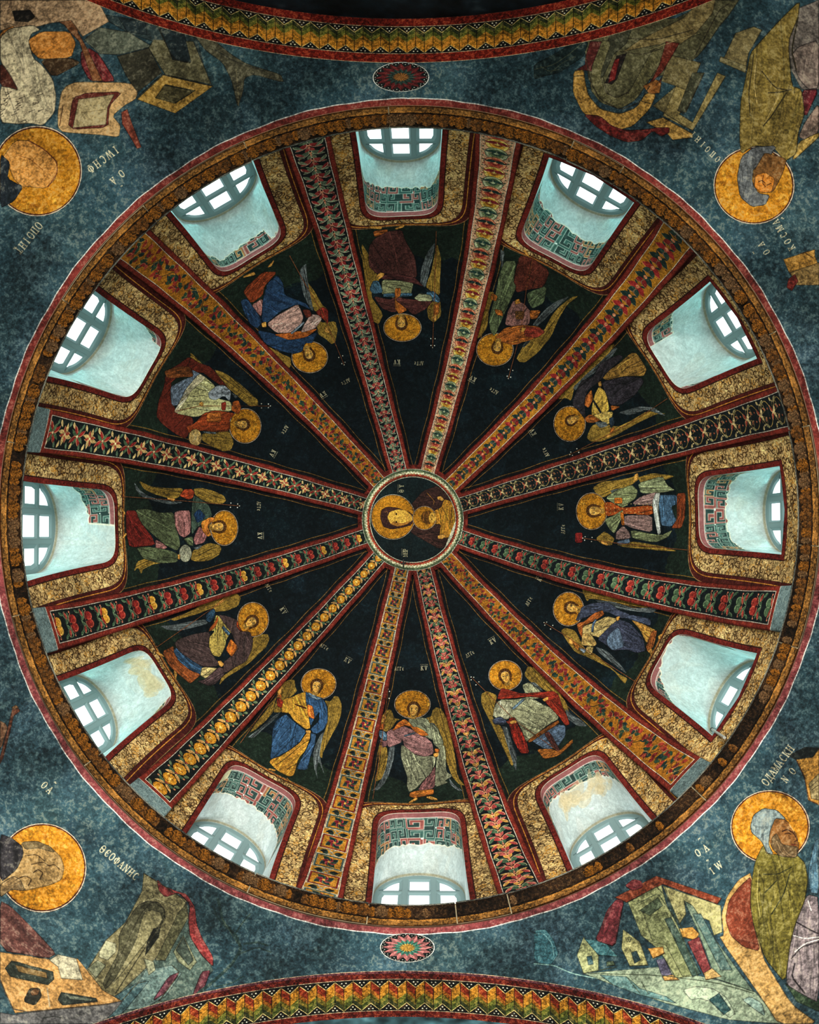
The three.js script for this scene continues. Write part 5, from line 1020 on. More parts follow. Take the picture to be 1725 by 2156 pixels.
const PATTERN = {
  scale: { ground: [206, 158, 122], pitch: 62, draw(X, y, w, i, r) {
    const c = [[[178, 72, 52], [214, 140, 96], [132, 34, 30]], [[206, 150, 48], [222, 190, 106], [150, 84, 26]], [[110, 122, 82], [176, 178, 140], [52, 74, 58]]][i % 3], cap = [DKGREEN, [120, 30, 34], [34, 60, 52]][i % 3];
    for (const s of [-1, 1]) { for (let k = 0; k < 4; k++) disc(X, s * w * (0.84 - 0.05 * k), y - 26 + 14 * k, 3.4, [[60, 70, 52], [140, 60, 50]][k % 2]); leafShape(X, s * w * 0.92, y + 18, s < 0 ? -0.6 : PI + 0.6, 14, 5, [70, 76, 56]); }
    disc(X, 0, y, w * 0.74, c[2]); disc(X, 0, y, w * 0.69, c[1]); disc(X, 0, y + 3, w * 0.52, c[0]); disc(X, 0, y + 6, w * 0.34, c[2]); disc(X, 0, y + 9, w * 0.2, c[1]);
    for (const s of [-1, 1]) { leafShape(X, 0, y + 20, s < 0 ? PI + 0.34 : -0.34, w * 0.84, s * w * 0.2, cap, [214, 170, 138]); leafShape(X, 0, y + 14, s < 0 ? PI - 0.1 : 0.1, w * 0.5, s * w * 0.2, cap); } } },
  leafGold: { ground: [162, 104, 28], pitch: 74, draw(X, y, w, i, r) {
    const c = i % 2 ? [DKGREEN, PALEG] : [[140, 36, 34], [206, 120, 90]];
    for (const s of [-1, 1]) { leafShape(X, 0, y + 20, s < 0 ? PI + 0.7 : -0.7, w * 1.05, s * w * 0.42, c[0], c[1]); leafShape(X, s * 4, y - 6, s < 0 ? PI + 1.1 : -1.1, w * 0.8, s * w * 0.36, i % 2 ? [120, 32, 30] : [36, 56, 48], c[1]); leafShape(X, s * w * 0.5, y + 30, s < 0 ? -0.5 : PI + 0.5, w * 0.45, 7, DKGREEN); disc(X, s * w * 0.78, y - 22, 4, [110, 60, 24]); }
    disc(X, 0, y + 8, w * 0.16, [206, 130, 90]); } },
  scroll: { ground: [16, 22, 24], pitch: 92, draw(X, y, w, i, r) {
    X.lineWidth = 3.4; for (const s of [-1, 1]) { X.strokeStyle = rgb([150, 118, 62]); X.beginPath(); for (let t = 0; t <= 24; t++) X.lineTo(s * w * 0.8 * Math.cos(PI * t / 24), y - 46 + 92 * t / 24); X.stroke(); }
    for (const s of [-1, 1]) { leafShape(X, 0, y, s < 0 ? PI + 0.6 : -0.6, w * 0.55, s * 9, [150, 60, 44], CREAM); leafShape(X, 0, y + 4, s < 0 ? PI - 0.6 : 0.6, w * 0.5, s * -9, CREAM); leafShape(X, s * w * 0.9, y + 40, s < 0 ? -0.9 : PI + 0.9, w * 0.5, 8, [120, 116, 80], CREAM); leafShape(X, s * w * 0.2, y + 44, s < 0 ? PI + 0.9 : -0.9, w * 0.4, 7, [140, 60, 44], CREAM); leafShape(X, s * w * 0.95, y - 6, s < 0 ? 0.6 : PI - 0.6, w * 0.34, 7, [176, 150, 100], CREAM); X.strokeStyle = rgb([130, 104, 56]); X.lineWidth = 2.4; X.beginPath(); X.arc(s * w * 0.42, y + 22, w * 0.3, 0, 5); X.stroke(); disc(X, s * w * 0.66, y + 12, 3.5, CREAM); disc(X, s * w * 0.3, y - 34, 3.5, [170, 90, 60]); } disc(X, 0, y, 5, CREAM); } },
  bulbRed: { ground: [14, 20, 22], pitch: 96, draw: (X, y, w, i, r) => bulb(X, y, w, i % 2 ? [[70, 92, 64], [120, 136, 100], [150, 56, 46]] : [[150, 44, 36], [196, 92, 70], [110, 26, 26]], r) },
  bulbGold: { ground: [16, 20, 20], pitch: 98, draw: (X, y, w, i, r) => bulb(X, y, w, i % 3 === 1 ? [[196, 134, 44], [222, 178, 90], [140, 40, 30]] : [[140, 36, 30], [186, 84, 62], [96, 22, 22]], r) },
  vine: { ground: [160, 98, 26], pitch: 56, draw(X, y, w, i, r) {
    X.strokeStyle = rgb([44, 44, 26]); X.lineWidth = 3.4; X.beginPath(); for (let t = 0; t <= 12; t++) X.lineTo(w * 0.45 * Math.sin(PI * (i + t / 12)), y + 28 - 56 * t / 12); X.stroke();
    const s = i % 2 ? 1 : -1; for (let k = 0; k < 7; k++) leafShape(X, w * (1.2 * r() - 0.6), y + 26 - 52 * r(), r() * 7, w * (0.5 + 0.3 * r()), (r() < 0.5 ? -1 : 1) * w * 0.24, [[112, 30, 28], DKGREEN, [40, 62, 44], [150, 50, 34]][k % 4], r() < 0.5 ? [206, 150, 84] : null);
    leafShape(X, -s * w * 0.4, y, s > 0 ? PI * 0.7 : 0.3, w * 0.55, 12, [126, 34, 32], [206, 130, 90]); leafShape(X, -s * w * 0.4, y, s > 0 ? -PI * 0.7 : -0.3, w * 0.5, -12, [150, 62, 44]); for (let k = 0; k < 4; k++) disc(X, w * (1.6 * r() - 0.8), y + 50 * (r() - 0.5), 3, [90, 40, 22]); } },
  leafDark: { ground: [12, 16, 18], pitch: 50, draw: (X, y, w, i, r) => pairs(X, y, w, i, r, [[150, 52, 50], [60, 84, 60], [166, 78, 70], [176, 124, 56]], [214, 186, 140]) },
  leafPale: { ground: [12, 16, 18], pitch: 52, draw: (X, y, w, i, r) => pairs(X, y, w, i, r, [[110, 118, 92], [124, 34, 34], [84, 98, 76], [140, 50, 46]], [210, 198, 164]) },
  panel: { ground: [170, 112, 34], pitch: 124, draw(X, y, w, i, r) {
    X.lineWidth = 7; X.strokeStyle = rgb(i % 2 ? [110, 30, 24] : [62, 78, 74]); X.strokeRect(-w * 0.88, y - 40, w * 1.76, 76); X.lineWidth = 3; X.strokeStyle = rgb([176, 176, 160]); X.strokeRect(-w * 0.96, y - 46, w * 1.92, 88);
    for (let k = 0; k < 4; k++) { const a = PI / 4 + k * PI / 2; leafShape(X, 0, y - 2, a - 0.2, w * 0.74, 17, k % 2 ? DKGREEN : [24, 38, 36], [120, 130, 90]); leafShape(X, 0, y - 2, a + 0.5, w * 0.5, 13, [116, 26, 34], [190, 96, 96]); } disc(X, 0, y - 2, 6, [206, 150, 60]);
    X.lineWidth = 4; for (const s of [-1, 1]) { X.strokeStyle = rgb([130, 134, 124]); X.beginPath(); X.moveTo(-w * 0.3, y - 64 - s * 20); X.lineTo(w * 0.3, y - 64 + s * 20); X.stroke(); leafShape(X, s * w * 0.22, y - 64, s > 0 ? 0 : PI, w * 0.6, 15, BLACK, [110, 124, 84]); leafShape(X, s * w * 0.22, y - 60, s > 0 ? 0.4 : PI - 0.4, w * 0.4, -10, DKGREEN); } } },
  goldFlower: { ground: [14, 18, 18], pitch: 88, draw(X, y, w, i, r) {
    for (const s of [-1, 1]) { leafShape(X, 0, y + 36, s > 0 ? -0.5 : PI + 0.5, w * 0.9, s * 11, [62, 84, 60], PALEG); leafShape(X, 0, y + 30, s > 0 ? 0.5 : PI - 0.5, w * 0.8, s * 11, [196, 140, 76], CREAM); leafShape(X, s * w * 0.9, y - 14, s > 0 ? PI - 0.8 : 0.8, w * 0.5, 9, [90, 104, 72], PALEG); disc(X, s * w * 0.7, y + 16, 5, [186, 120, 84]); }
    leafShape(X, 4, y + 24, -PI / 2 - 0.4, 26, 12, [130, 36, 32], ROSE);
    for (let k = 0; k < 14; k++) { const a = 2 * PI * k / 14; disc(X, w * 0.42 * Math.cos(a), y - 14 + w * 0.42 * Math.sin(a), w * 0.13, [190, 122, 30]); } disc(X, 0, y - 14, w * 0.42, [196, 132, 38]); for (let k = 0; k < 8; k++) disc(X, w * 0.3 * (r() * 2 - 1), y - 14 + w * 0.3 * (r() * 2 - 1), 4.5, [[226, 176, 84], [150, 84, 20]][k % 2]); disc(X, 0, y - 14, w * 0.12, [232, 190, 110]); } },
  cross: { ground: [14, 20, 20], pitch: 78, draw(X, y, w, i, r) {
    const big = i % 2 === 0; for (let k = 0; k < 4; k++) { const a = k * PI / 2 + (big ? PI / 4 : 0); leafShape(X, 0, y, a - 0.25, w * (big ? 0.95 : 0.8), 12, big ? [140, 36, 34] : [196, 160, 100], CREAM); leafShape(X, 0, y, a + 0.25, w * (big ? 0.85 : 0.6), -10, big ? [70, 90, 62] : [150, 60, 44], big ? null : CREAM); } disc(X, 0, y, 5, [226, 200, 150]);
    for (const s of [-1, 1]) { leafShape(X, s * w * 0.95, y + 36, s > 0 ? PI + 0.4 : -0.4, w * 0.55, 9, [200, 168, 110], CREAM); leafShape(X, s * w * 0.95, y - 30, s > 0 ? PI - 0.4 : 0.4, w * 0.5, -8, [84, 104, 80]); } } },
};
function bulb(X, y, w, c, r) {
  for (const s of [-1, 1]) { X.strokeStyle = rgb([84, 108, 78]); X.lineWidth = 3.4; X.beginPath(); X.arc(s * w * 0.62, y + 30, w * 0.26, 0, 4.6); X.stroke(); leafShape(X, 0, y + 44, s > 0 ? -0.6 : PI + 0.6, w * 0.95, s * 12, [70, 92, 66], [134, 150, 112]); leafShape(X, s * w * 0.3, y + 30, s > 0 ? 0.2 : PI - 0.2, w * 0.6, s * 9, [150, 56, 46], [206, 120, 96]); leafShape(X, s * w * 0.9, y - 30, s > 0 ? PI + 0.9 : -0.9, w * 0.5, 8, [62, 88, 62], PALEG); disc(X, s * w * 0.8, y + 4, 4.5, [190, 110, 84]); }
  for (const s of [-1, 1]) { X.fillStyle = rgb(c[0]); X.beginPath(); X.ellipse(s * w * 0.27, y - 8, w * 0.33, w * 0.36, 0, 0, 7); X.fill(); X.strokeStyle = rgb(c[1]); X.lineWidth = 4; X.beginPath(); X.ellipse(s * w * 0.27, y - 8, w * 0.26, w * 0.28, 0, 2.6, 5.4); X.stroke(); }
  for (const s of [-1, 1]) leafShape(X, 0, y + 16, s > 0 ? -0.35 : PI + 0.35, w * 0.78, s * -9, c[2], [206, 150, 110]);
}
function pairs(X, y, w, i, r, cols, hi) {
  for (let k = 0; k < 6; k++) leafShape(X, w * (1.7 * r() - 0.85), y + 40 * (r() - 0.5), r() * 7, w * (0.25 + 0.25 * r()), 8, [GREEN, DKGREEN, [92, 34, 32]][k % 3], k % 2 ? hi : null);
  const a = cols[i % 4], b = cols[(i + 1) % 4];
  for (const s of [-1, 1]) { leafShape(X, s * 3, y + 28, s > 0 ? -0.75 : PI + 0.75, w * 1.05, s * 17, a, hi); leafShape(X, s * w * 0.92, y + 30, s > 0 ? -PI / 2 - 0.7 : -PI / 2 + 0.7, w * 0.8, s * -11, b, hi); leafShape(X, s * 3, y, s > 0 ? -1.2 : PI + 1.2, w * 0.62, s * 12, cols[(i + 2) % 4], hi); leafShape(X, s * w * 0.5, y + 6, s > 0 ? 0.7 : PI - 0.7, w * 0.4, s * 7, b); }
  disc(X, 0, y + 14, 5, [206, 130, 90]); disc(X, 0, y + 2, 4, [190, 110, 80]); disc(X, 0, y - 8, 3, [176, 90, 70]);
}
RIBS.forEach(([, , , , kind, label], i) => {
  const c = canvas(RW, RH, rgb([100, 30, 22])), X = c.getContext('2d'), pt = PATTERN[kind], r = rng(900 + i), px = (v, d) => (halfRib(v / RN) - d) * RSC, Y = (v) => RH - v * RSC;
  const strip = (d, col, a = 1) => { X.fillStyle = rgb(col, 1, a); X.beginPath(); for (const s of [-1, 1]) for (let n = 0; n <= 40; n++) { const v = 3.41 * (s < 0 ? n : 40 - n) / 40; X.lineTo(RW / 2 + s * (px(v, d) + 1.2 * Math.sin(v * 13 + i + s)), Y(v)); } X.fill(); };
  strip(0.006, [112, 36, 26]); strip(0.026, [44, 14, 10]); strip(0.029, [216, 196, 176]); strip(0.0335, pt.ground);
  X.save(); X.beginPath(); for (const s of [-1, 1]) for (let n = 0; n <= 40; n++) { const v = 3.41 * (s < 0 ? n : 40 - n) / 40; X.lineTo(RW / 2 + s * px(v, 0.0335), Y(v)); } X.clip();
  let n = 0; for (let y = RH - (i === 3 || i === 4 || i === 7 || i === 8 ? 90 : 30); y > -60;) { const v = (RH - y) / RSC, w = px(Math.max(v, 0.05), 0.035), k = w / 56; X.save(); X.translate(RW / 2, y); X.scale(k, k); pt.draw(X, 0, 56, n++, r); X.restore(); y -= pt.pitch * k; }
  X.restore();
  if ([3, 4, 7, 8, 9].includes(i)) { const y = Y(0.3); X.fillStyle = rgb([112, 36, 26]); X.fillRect(0, y, RW, RH); X.fillStyle = rgb([216, 196, 176]); X.fillRect(RW / 2 - px(0.33, 0.03), y - 3, 2 * px(0.33, 0.03), 4); X.fillRect(0, Y(0.262), RW, 5); X.fillStyle = rgb([96, 112, 112]); X.fillRect(0, Y(0.257), RW, RH); }
  weather(c, { coarse: 0.16, mid: 0.14, fine: 0.26, fleck: 0.14, fleckColor: [170, 140, 100], cut: 0.72, lift: 2, seed: 80 + i });
  const m = paint(c, { tile: [0.3, 3.2], relief: 0.003 }), al = ribAngle(i), at = (s, ph, R) => { const a = al(ph); return dir(a, R * Math.cos(ph), LIP + R * Math.sin(ph)).addScaledVector(V3(Math.cos(a), 0, -Math.sin(a)), s); };
  const g = thing('vault_rib', label, 'rib'); g.userData.kind = 'structure'; delete g.userData.category;
  const rows = [], left = [], right = [];
  for (let q = 0; q <= 72; q++) { const ph = lerp(0.01, 1.405, q / 72), h = halfRib(ph), row = []; for (let j = 0; j <= 10; j++) row.push([-1 + 2 * j / 10, ph]); rows.push(row); left.push([[0, ph], [0.12, ph], [1, ph]]); right.push([[0, ph], [0.12, ph], [1, ph]]); }
  const uv = (s, ph) => [0.5 + s * halfRib(ph) * RSC / RW, ph * RN * RSC / RH];
  part('soffit', surface(gridTris(rows), (s, ph) => at(s * (halfRib(ph) - 0.006), ph, RR + 0.003 * s * s), uv), m, g);
  for (const s of [-1, 1]) part('rib_side', surface(gridTris(left), (d, ph) => at(s * (halfRib(ph) - (d < 0.12 ? 0.006 * (1 - d / 0.12) : 0)), ph, RR + 0.003 + 0.075 * d), (d, ph) => uv(s * (0.99 - 0.04 * d), ph)), m, g);
});

// ---------------------------------------------------------------- crown of the dome: hub, medallion and beaded ring
const capAt = (R) => (a, b) => V3(a, LIP + Math.sqrt(R * R - a * a - b * b), b);
const polar = (r0, r1, n, m) => { const rows = []; for (let i = 0; i <= n; i++) { const rr = lerp(r0, r1, i / n), row = []; for (let j = 0; j <= m; j++) row.push([rr * Math.sin(2 * PI * j / m), rr * Math.cos(2 * PI * j / m)]); rows.push(row); } return rows; };
{
  const MC = 1100, MR = 0.44, c = canvas(MC, MC, rgb([14, 24, 26])), X = c.getContext('2d'), to = (px, py) => { const p = onSphere(px, py, DC, 2.33); return [MC / 2 + p.x / MR * MC / 2, MC / 2 - p.z / MR * MC / 2]; }, P = new Painter(c, to, 4.6, 61);
  for (let i = 0; i < 120; i++) { X.fillStyle = rgb([[8, 14, 16], [26, 40, 42]][i % 2], 1, 0.2); X.beginPath(); X.ellipse(GR() * MC, GR() * MC, 20 + 60 * GR(), 20 + 30 * GR(), GR() * 3, 0, 7); X.fill(); }
  P.frame(560, 780, 1 / 2.875); X.save(); X.beginPath(); X.arc(MC / 2, MC / 2, 0.35 / MR * MC / 2, 0, 7); X.clip();
  P.cloth('720,830 780,830 850,845 890,800 950,730 1040,695 1110,760 1145,860 1150,960 1115,1060 1050,1080 960,1030 890,990 850,950 760,965 700,930', [52, 30, 26], 26);
  P.halo(770, 887, 131, 134, 0.8);
  P.cloth('692,890 700,845 730,826 790,830 850,850 885,868 900,900 880,935 830,950 760,962 710,945', [58, 32, 28], 14);
  P.fill('735,890 750,855 800,840 850,848 885,880 888,905 860,928 800,945 755,930', [214, 158, 62], { edge: [70, 36, 14], width: 0.3 });
  P.fill('770,915 830,925 880,905 860,930 800,945 755,930', [150, 96, 36]);
  for (const s of [-1, 1]) { P.stroke([[782, 893 + s * 16], [776, 893 + s * 26], [786, 893 + s * 36]], [60, 30, 10], 0.5); P.fill(P.ellipse(790, 893 + s * 24, 5, 8, 12), [46, 24, 10]); }
  P.stroke('782,898 830,902 834,890', [110, 62, 22], 0.5); P.stroke('850,884 854,894 850,904', [140, 50, 26], 0.8);
  P.stroke('720,860 735,850 740,920', [168, 118, 50], 0.4);
  P.cloth('1015,850 1060,830 1080,780 1120,790 1150,860 1150,1000 1090,1015 1050,1000 1060,930 1010,930', [176, 116, 36], 26);
  P.halo(960, 893, 70, 70, 0.6);
  P.fill('985,893 990,870 1010,855 1030,870 1032,905 1012,925 990,915', [210, 154, 62], { edge: [70, 36, 14], width: 0.3 }); P.cloth('940,890 950,860 985,848 1000,858 984,880 984,910 996,926 975,930 950,915', [120, 72, 24], 6);
  for (const s of [-1, 1]) P.fill(P.ellipse(1006, 890 + s * 12, 3, 5, 10), [40, 20, 8]); P.stroke('1008,890 1020,892', [110, 62, 22], 0.4);
  P.skin('1035,765 1060,760 1080,780 1070,790 1040,780'); P.skin('1040,1000 1075,990 1095,1000 1070,1020 1040,1018');
  P.stroke('975,740 1020,790 1015,810', [176, 116, 40], 0.8);
  P.letters('ΘY', [822, 730], [822, 700], 11, 270, [196, 180, 140]); P.stroke('800,690 800,740', [196, 180, 140], 0.35); P.letters('MHP', [845, 1118], [845, 1088], 11, 270, [196, 180, 140]); P.stroke('824,1078 824,1122', [196, 180, 140], 0.35);
  X.restore();
  // chequered bead ring
  const ringAt = (rr, a) => [MC / 2 + rr / MR * MC / 2 * Math.sin(a), MC / 2 - rr / MR * MC / 2 * Math.cos(a)];
  const band = (r0, r1, col) => { X.fillStyle = rgb(col); X.beginPath(); X.arc(MC / 2, MC / 2, r1 / MR * MC / 2, 0, 7); X.arc(MC / 2, MC / 2, r0 / MR * MC / 2, 0, 7, true); X.fill('evenodd'); };
  band(0.352, 0.42, [40, 34, 24]); band(0.349, 0.354, [206, 196, 170]); band(0.415, 0.44, [96, 30, 22]); band(0.413, 0.4175, [214, 202, 176]);
  const nB = 96; for (const [rm, col, ph] of [[0.362, [150, 50, 36], 0], [0.371, [176, 84, 56], 0.5], [0.380, [214, 200, 160], 0], [0.389, [206, 196, 160], 0.5], [0.398, [96, 106, 72], 0], [0.407, [76, 90, 66], 0.5]]) for (let i = 0; i < nB; i++) { const a = 2 * PI * (i + ph) / nB, q = [[rm - 0.009, a], [rm, a + PI / nB], [rm + 0.009, a], [rm, a - PI / nB]].map((u) => ringAt(...u)); X.fillStyle = rgb(col, 0.85 + 0.3 * GR()); X.beginPath(); q.forEach((u, j) => (j ? X.lineTo(...u) : X.moveTo(...u))); X.fill(); }
  weather(c, { coarse: 0.15, mid: 0.2, fine: 0.25, fleck: 0.1, fleckColor: [190, 150, 90], cut: 0.76, lift: 3, seed: 66 });
  const m = paint(c, { tile: [1, 1], relief: 0.002 }), uv = (a, b) => [0.5 + a / MR / 2, 0.5 + b / MR / 2];
  const hc = canvas(256, 256, rgb([100, 32, 24])); weather(hc, { seed: 67 }); const hubPaint = paint(hc, { wrap: true });
  const hub = mesh('dome_hub', surface(gridTris(polar(0.34, 0.452, 4, 96)), capAt(2.339), (a, b) => [a * 2, b * 2]), hubPaint); structure(hub);
  const t = thing('painted_medallion', 'round painted medallion of a veiled haloed woman and child at the crown of the dome', 'medallion');
  part('medallion_face', surface(gridTris(polar(0.0005, 0.356, 10, 72)), capAt(2.331), uv), m, t);
  const ring = surface(gridTris(polar(0.35, 0.417, 8, 128)), (a, b) => { const rr = Math.hypot(a, b), k = clamp((rr - 0.35) / 0.067, 0, 1), p = capAt(2.331 - 0.016 * Math.sin(PI * k))(a, b); return p; }, uv);
  part('bead_ring', ring, m, t).userData.label = 'raised ring of red, white and green chequered beads';
}
{ // iron hook left from a lamp chain, at the lower edge of the medallion
  const p = onSphere(850, 1186, DC, 2.318), t = thing('iron_hook', 'small black iron hook hanging at the lower edge of the medallion ring', 'hook'); t.position.copy(p);
  const rod = new THREE.CylinderGeometry(0.006, 0.006, 0.1, 10); rod.translate(0, -0.04, 0); part('rod', rod, ironDark, t);
  const ring = new THREE.TorusGeometry(0.016, 0.005, 8, 18); ring.translate(0, -0.1, 0); part('eye', ring, ironDark, t);
  const bar = new THREE.CylinderGeometry(0.005, 0.005, 0.07, 8); bar.rotateX(PI / 2); bar.translate(0, -0.05, 0); part('crossbar', bar, ironDark, t);
}

// ---------------------------------------------------------------- carved cornice: stone blocks, each with its own leaves
{
  const c = canvas(1024, 256, rgb([70, 44, 20])), X = c.getContext('2d'), r = rng(333);
  for (let i = 0; i < 900; i++) { X.fillStyle = rgb([[30, 18, 10], [150, 88, 24], [110, 72, 34], [176, 112, 40], [60, 40, 26], [96, 80, 58]][i % 6], 1, 0.4); X.beginPath(); X.ellipse(r() * 1024, r() * 256, 3 + 14 * r(), 2 + 8 * r(), r() * 3, 0, 7); X.fill(); }
  for (const [e0, e1, col, al] of [[13.4, 17, [112, 116, 110], 0.85], [7.6, 13.4, [34, 20, 11], 0.8], [6.2, 7.6, [24, 14, 8], 0.9], [5.2, 6.2, [176, 114, 46], 0.85], [-1, 5.2, [164, 108, 48], 0.6]]) { X.fillStyle = rgb(col, 1, al); const y0 = 256 - e1 * 16; for (let i = 0; i < 1024; i += 8) X.fillRect(i, y0 + 2 * Math.sin(i * 0.05 + e0), 8, (e1 - e0) * 16); }
  weather(c, { coarse: 0.3, mid: 0.34, fine: 0.35, fleck: 0.3, fleckColor: [176, 140, 90], cut: 0.72, lift: 6, seed: 91 });
  const m = paint(c, { wrap: true, tile: [3, 1], relief: 0.008, roughness: 0.6 }), gilt = (base, spots, seed) => { const k = canvas(256, 256, rgb(base)), G = k.getContext('2d'); for (let i = 0; i < 420; i++) { G.fillStyle = rgb(spots[i % spots.length], 1, 0.6); G.beginPath(); G.ellipse(r() * 256, r() * 256, 3 + 9 * r(), 2 + 5 * r(), r() * 3, 0, 7); G.fill(); } weather(k, { mid: 0.3, fine: 0.35, seed }); const t = paint(k, { wrap: true, tile: [20, 20], relief: 0.004, roughness: 0.5 }); t.map.repeat.set(5, 5); return t; };
  const m2 = gilt([156, 94, 30], [[190, 120, 40], [86, 50, 18], [124, 74, 28], [60, 36, 16]], 7), m3 = gilt([128, 92, 60], [[150, 110, 70], [60, 40, 24], [88, 54, 24]], 8), m4 = gilt([110, 66, 26], [[140, 84, 28], [40, 24, 12], [110, 84, 54]], 9);
  const prof = [[2.41, 5.93], [2.398, 5.904], [2.39, 5.886], [2.38, 5.879], [2.368, 5.879], [2.361, 5.888], [2.357, 5.9], [2.349, 5.903], [2.345, 5.91], [2.338, 5.93], [2.329, 5.951], [2.318, 5.968], [2.311, 5.973], [2.305, 5.976], [2.303, 5.984], [2.304, 6.0], [2.46, 6.002]];
  const joints = [[818, 235], [1205, 303], [1316, 341], [1605, 713], [1681, 901], [1692, 1148], [1654, 1356], [1468, 1667], [1071, 1896], [960, 1912], [775, 1920], [529, 1859], [205, 1592], [21, 1297], [31, 932], [132, 630], [306, 438], [515, 303]].map(([x, y]) => { const p = onSphere(x, y, DC, 2.33); return Math.atan2(p.x, p.z); }).map((a) => (a + 2 * PI) % (2 * PI)).sort((a, b) => a - b);
  const cor = thing('cornice', 'carved brown and gold stone cornice ring running around the foot of the dome', 'cornice'); cor.userData.kind = 'structure'; delete cor.userData.category;
  // acanthus: a lobed leaf with a slit vein, and a pair of scrolls that fills the gap between two leaves
  const leaf = (depth, w, L) => { const s = new THREE.Shape(), h = [[0, 0], [0.35, 0.02], [0.95, 0.1], [1, 0.3], [0.62, 0.34], [0.55, 0.42], [1.02, 0.5], [0.98, 0.7], [0.55, 0.68], [0.46, 0.74], [0.62, 0.9], [0.3, 1.02], [0, 1.06]]; const p = [...h.map(([a, b]) => [a * w, b * L]), ...h.slice(1, -1).reverse().map(([a, b]) => [-a * w, b * L])]; s.setFromPoints(p.map((q) => new THREE.Vector2(...q))); const v = new THREE.Path(); v.absellipse(0, L * 0.48, 0.004, L * 0.34, 0, 2 * PI, true); s.holes.push(v); for (const e of [-1, 1]) { const o = new THREE.Path(); o.absellipse(e * w * 0.5, L * 0.2, w * 0.16, L * 0.06, 0, 2 * PI, true); s.holes.push(o); } return new THREE.ExtrudeGeometry(s, { depth, bevelEnabled: true, bevelThickness: depth * 0.6, bevelSize: 0.0035, bevelSegments: 1, curveSegments: 5 }); };
  const leaves = [leaf(0.011, 0.038, 0.069), leaf(0.009, 0.041, 0.071), leaf(0.004, 0.038, 0.066)];
  const bud = leaf(0.008, 0.017, 0.06);
  { const rows = []; for (let j = 0; j <= 180; j++) rows.push(prof.map((_, q) => [2 * PI * j / 180, q])); part('mortar_bed', surface(gridTris(rows), (a, q) => { const f = clamp(Math.round(q), 0, prof.length - 1), g = Math.min(f + 1, prof.length - 1), t = q - f, p = [0, 1].map((n) => lerp(prof[f][n], prof[g][n], Math.max(0, t))); return dir(a, p[0] + 0.007, 1.5 + p[1] + (q < 14 ? 0.005 : -0.004)); }, (a, q) => [a, q / 16]), plain([168, 150, 118]), cor); }
  joints.forEach((a0, i) => {
    const a1 = i + 1 < joints.length ? joints[i + 1] : joints[0] + 2 * PI, g = 0.0014, n = Math.max(3, Math.ceil((a1 - a0) / 0.05)), jog = (r() - 0.5) * 0.006, rows = [];
    for (let j = 0; j <= n; j++) rows.push(prof.map((_, e) => [lerp(a0 + g, a1 - g, j / n), e]));
    const at = (a, e) => { const lo = clamp(Math.floor(e), 0, prof.length - 1), hi = Math.min(lo + 1, prof.length - 1), p = [0, 1].map((k) => lerp(prof[lo][k], prof[hi][k], e - lo)); return dir(a, p[0] + (e > 15 ? 0 : jog), 1.5 + p[1]); };
    const tris = gridTris(rows), geo = surface(tris, at, (a, e) => [a * 2.33 / 0.9, e / 16]), b = part('cornice_block', toSmooth(geo), m, cor);
    for (const e of [a0 + g, a1 - g]) { const cap = prof.map((_, q) => at(e, q)), f = [], bk = at(e, 16).setY(1.5 + 5.93); for (let q = 0; q + 1 < cap.length; q++) f.push(...bk.toArray(), ...cap[q].toArray(), ...cap[q + 1].toArray()); }
    const count = 2 * Math.round((a1 - a0) / 0.044);
    for (let j = 0; j < count; j++) {
      const a = lerp(a0, a1, (j + 0.5) / count), deg = a * 180 / PI, flat = deg > 92 && deg < 168;
      if (r() < 0.06 || (deg > 168 && deg < 177) || (flat && deg > 118 && r() < 0.75)) continue;
      const X3 = V3(Math.cos(a), 0, -Math.sin(a)), Y3 = dir(a, -0.42, 0.908), Z3 = X3.clone().cross(Y3), o = dir(a, 2.346 + jog, 1.5 + 5.905); if (Z3.dot(dir(a)) > 0) { X3.negate(); Z3.negate(); }
      const lm = part(j % 2 ? 'carved_bud' : 'carved_leaf', j % 2 ? bud : leaves[flat ? 2 : j % 4 === 0 ? 0 : 1], [m2, m3, m2, m4][Math.floor(r() * 4)], b);
      lm.matrix.makeBasis(X3, Y3, Z3).setPosition(o.addScaledVector(Z3, -0.002)); lm.matrix.decompose(lm.position, lm.quaternion, lm.scale);
    }
  });
}
function toSmooth(g) { g = g.clone(); g.computeVertexNormals(); return g; }
{ // pale metal rod laid from a window sill over the cornice
  const at = (px, py, R) => { const d = ray(px, py), s = (R * R); let lo = 4, hi = 9; for (let i = 0; i < 50; i++) { const t = (lo + hi) / 2, p = EYE.clone().addScaledVector(d, t); if (p.x * p.x + p.z * p.z < s) lo = t; else hi = t; } return EYE.clone().addScaledVector(d, lo); };
  const A = at(1500, 1536, 2.395), B = at(1526, 1553, 2.3), len = A.distanceTo(B), t = thing('metal_rod', 'short pale metal rod lying over the cornice at the lower right window sill', 'rod'); t.position.copy(A);
  const g = new THREE.CylinderGeometry(0.009, 0.009, len, 12); g.translate(0, len / 2, 0); g.applyQuaternion(new THREE.Quaternion().setFromUnitVectors(V3(0, 1, 0), B.clone().sub(A).normalize())); part('bar', g, plain([170, 166, 156], 0.4), t);
  const cap = new THREE.CylinderGeometry(0.013, 0.013, 0.02, 12); cap.applyQuaternion(new THREE.Quaternion().setFromUnitVectors(V3(0, 1, 0), B.clone().sub(A).normalize())); part('end_cap', cap, ironDark, t);
}

